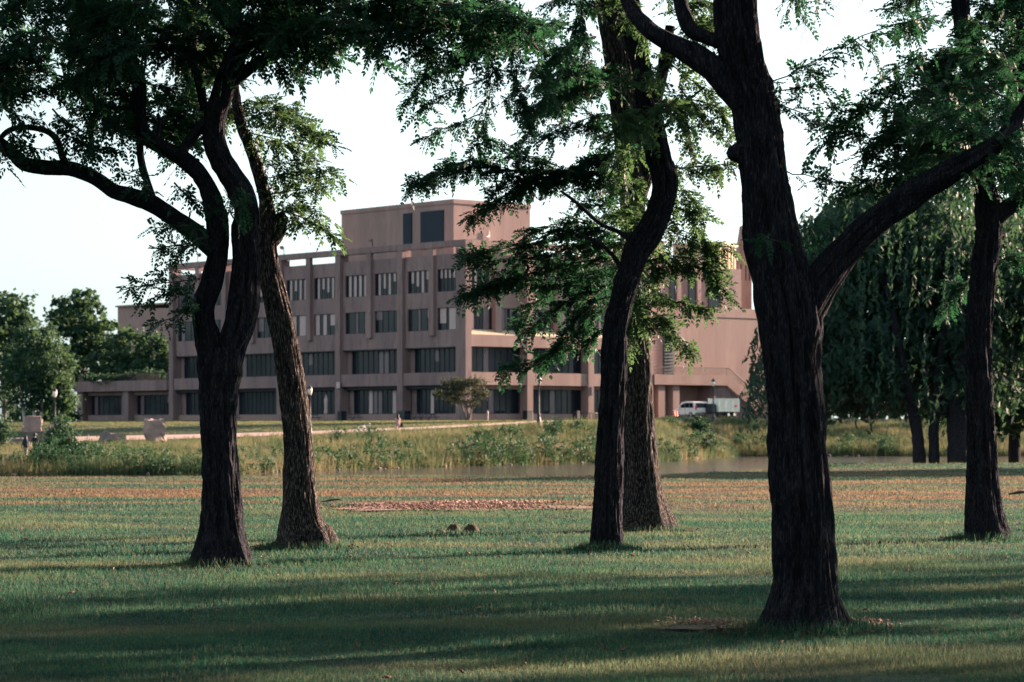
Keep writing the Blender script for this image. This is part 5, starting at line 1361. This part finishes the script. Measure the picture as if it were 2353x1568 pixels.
# ================================================================== FORECOURT THINGS
def at_facade(s, d, fac=1):
    """a point d metres in front of the building front"""
    loc = Vector((-d, s, 0)) if fac == 1 else Vector((s, -d, 0))
    q = CORN + Matrix.Rotation(BRZ, 3, 'Z') @ loc; q.z = float(terrain(q.x, q.y)); return q
def bin_(label, p, s_=1.0):
    t = empty('waste_bin', p, BRZ, label, 'bin', 'dark bins in front of the building')
    MB().box(-.45 * s_, .45 * s_, -.4, .4, 0, 1.05).build('body', 'metal_dark', t, bevel=.04)
    MB().prism([(-.48 * s_, 1.055), (.48 * s_, 1.055), (.40 * s_, 1.2), (-.40 * s_, 1.2)], -.42, .42, 'y').build('lid', 'metal_dark', t)
bin_('dark bin by the second pillar left of the building corner', at_facade(9.6, 1.2), 1.1)
bin_('dark bin at the first pillar right of the building corner', at_facade(8.6, 1.0, 2), 1.0)
bin_('narrow dark bin below the windows right of the middle lamp post', at_facade(16.0, 1.2, 2), .5)
bin_('dark bin behind the closed pink parasol', at_facade(22.0, 1.2), .9)
bin_('narrow dark bin at the pillar left of the second one', at_facade(11.0, .9), .5)
def picnic(label, p, n=1):
    t = empty('picnic_table', p, BRZ + .2, label, 'table', 'dark blue outdoor tables along the building')
    MB().box(-1.0, 1.0, -.38, .38, .72, .78).build('table_top', 'blue_metal', t)
    for sg in (-1, 1):
        MB().box(-1.0, 1.0, sg * .75 - .14, sg * .75 + .14, .42, .47).build('seat', 'blue_metal', t)
        MB().tube([(sg * .75, -.75, 0), (sg * .75, -.2, .72)], .035, 6).tube([(sg * .75, .75, 0), (sg * .75, .2, .72)], .035, 6).tube([(sg * .75, -.8, .42), (sg * .75, .8, .42)], .03, 6).build('leg', 'blue_metal', t)
for lb, s_, d in (('dark blue picnic table right of the second pillar bin', 6.8, 2.2), ('dark blue picnic table nearest the building corner', 3.8, 2.4), ('dark blue picnic table just right of the leaning tree', 30.0, 2.5), ('dark blue picnic table left of the closed parasol', 26.5, 2.5),
                  ('dark blue picnic table between the two left trees', 43.5, 2.5), ('low dark table on the grass right of the closed parasol', 17.5, 3.0)):
    picnic(lb, at_facade(s_, d))
p = at_facade(23.3, 2.6); t = empty('closed_parasol', p, 0, 'closed pink patio parasol standing in front of the building', 'parasol')
MB().tube([(0, 0, 0), (0, 0, 3.2)], .035, 6).build('pole', 'white_paint', t)
MB().lathe([(.0, 3.25), (.09, 3.0), (.24, 2.6), (.22, 2.1), (.19, 1.5), (.27, 1.0), (.24, .85), (.05, .95)], n=10).build('canopy', 'canvas', t)
MB().lathe([(.4, 0), (.4, .08), (.08, .14)], n=12).build('base', 'metal_dark', t)
p = at_facade(18.4, 1.6, 2); t = empty('bicycle_rack', p, BRZ, 'row of dark rail hoops by the third pillar of the sunlit front', 'rack')
for i in range(7):
    x_ = -1.5 + i * .5; MB().tube([(x_, 0, 0), (x_, 0, .8), (x_, .12, .92), (x_, .5, .92), (x_, .62, .8), (x_, .62, 0)], .03, 6).build('hoop', 'metal_dark', t)
MB().tube([(-1.6, .3, .93), (1.6, .3, .93)], .03, 6).build('rail', 'metal_dark', t)
def post(label, p, h=1.2):
    t = empty('bollard', p, 0, label, 'bollard'); MB().lathe([(.09, 0), (.09, h - .1), (.06, h), (0, h + .01)], n=10).build('post', 'canvas', t); MB().lathe([(.095, h - .3), (.095, h - .2)], n=10).build('band', 'white_paint', t)
post('pale bollard at the right end of the rail hoops', at_facade(19.0, 2.2, 2), 1.5)
post('pink bollard right beside the building corner pillar', at_facade(2.3, 1.2, 2), 1.2)
# sign box on a pillar
t = empty('pillar_sign', at_facade(24.2, .06) + Vector((0, 0, 4.0)), BRZ, 'small pale sign box fixed to a pillar above the outdoor tables', 'sign')
MB().box(-.09, .05, -.35, .35, 0, .75).build('board', 'canvas', t); MB().box(-.03, .02, -.5, -.36, .1, .6).build('bracket', 'metal_dark', t)
t = empty('pillar_sign', at_facade(19.7, .06, 2) + Vector((0, 0, 3.1)), BRZ, 'small blue plaque on the sunlit pillar beside the snaking trunk', 'sign')
MB().box(-.22, .16, -.05, .04, 0, 1.0).build('board', 'glass_curtain', t)

# far mown lawn between the path and the building
rg = np.random.default_rng(91); n = 9000; u_ = rg.uniform(-80, 1560, n); t_ = rg.random(n) ** 1.4
x = (u_ - CX) / F * 250; Yb = np.where(x < -5.3, 300 + (-5.3 - x) * 1.1626, 300 + (x + 5.3) * .86); y = np.interp(x, _pX, _pY) - 3 + t_ * (Yb - np.interp(x, _pX, _pY)); x = x * y / 250
ok = (abs(y - 230) > 2.2) | (x > 3); x, y = x[ok], y[ok]
tuft_field('far_grass', 'sunlit mown grass between the path and the building', x, y, .07, .15, .06, 7, 92, spread=.6, lean=.03, mat_='far_blade')

# longer grass left by the mower round the trunks, crumbs of soil and a few dead leaves
def ring(name, label, n, h0, h1, w0, seed):
    rg = np.random.default_rng(seed); X = []; Yv = []
    for (b, r) in ((bA, .30), (bB, .38), (bC, .22), (bD, .46), (bE, .36), (bF, .32)):
        a = rg.uniform(0, 2*np.pi, n); q = r + np.abs(rg.normal(0, .13, n)); X.append(b.x + q*np.cos(a)); Yv.append(b.y + q*np.sin(a))
    x, y = np.concatenate(X), np.concatenate(Yv); m = len(x); h = rg.uniform(h0, h1, m); a = rg.uniform(0, 2*np.pi, m)
    wv = np.column_stack([np.cos(a), np.sin(a), 0*a]) * (w0 * rg.uniform(.6, 1.4, m))[:, None]; ln = np.column_stack([rg.normal(0, .35, m), rg.normal(0, .35, m), np.ones(m)]) * h[:, None]
    b3 = np.column_stack([x, y, terrain(x, y) - .01]); V = np.stack([b3 - wv, b3 + wv, b3 + ln], 1).reshape(-1, 3)
    tag(link(name, npmesh(name, V, np.arange(len(V)).reshape(-1, 3), 'blade')), label, 'grass', kind='stuff')
ring('long_grass', 'longer unmown grass growing round the feet of the trunks', 1500, .05, .16, .006, 71)
def around(rg, n):
    out = []
    for (b, r) in ((bA, .45), (bB, .55), (bC, .32), (bD, .65), (bE, .55), (bF, .5)):
        a = rg.uniform(0, 2*np.pi, n // 6); q = r * np.sqrt(rg.uniform(.1, 1.6, n // 6)); out.append(np.column_stack([b.x + q*np.cos(a), b.y + q*np.sin(a) * .8]))
    return np.vstack(out)
litter('soil_crumbs', 'dark crumbs of soil and bark scattered round the trunks', 2400, around, .022, 'soil_dark', 72)
def spread(rg, n):
    y = np.sqrt(rg.uniform(16**2, 72**2, n)); return np.column_stack([rg.uniform(-1, 1, n) * y * .2, y])
litter('dead_leaves', 'a few dry brown leaves scattered over the mown lawn', 900, spread, .026, 'soil', 73, .7)
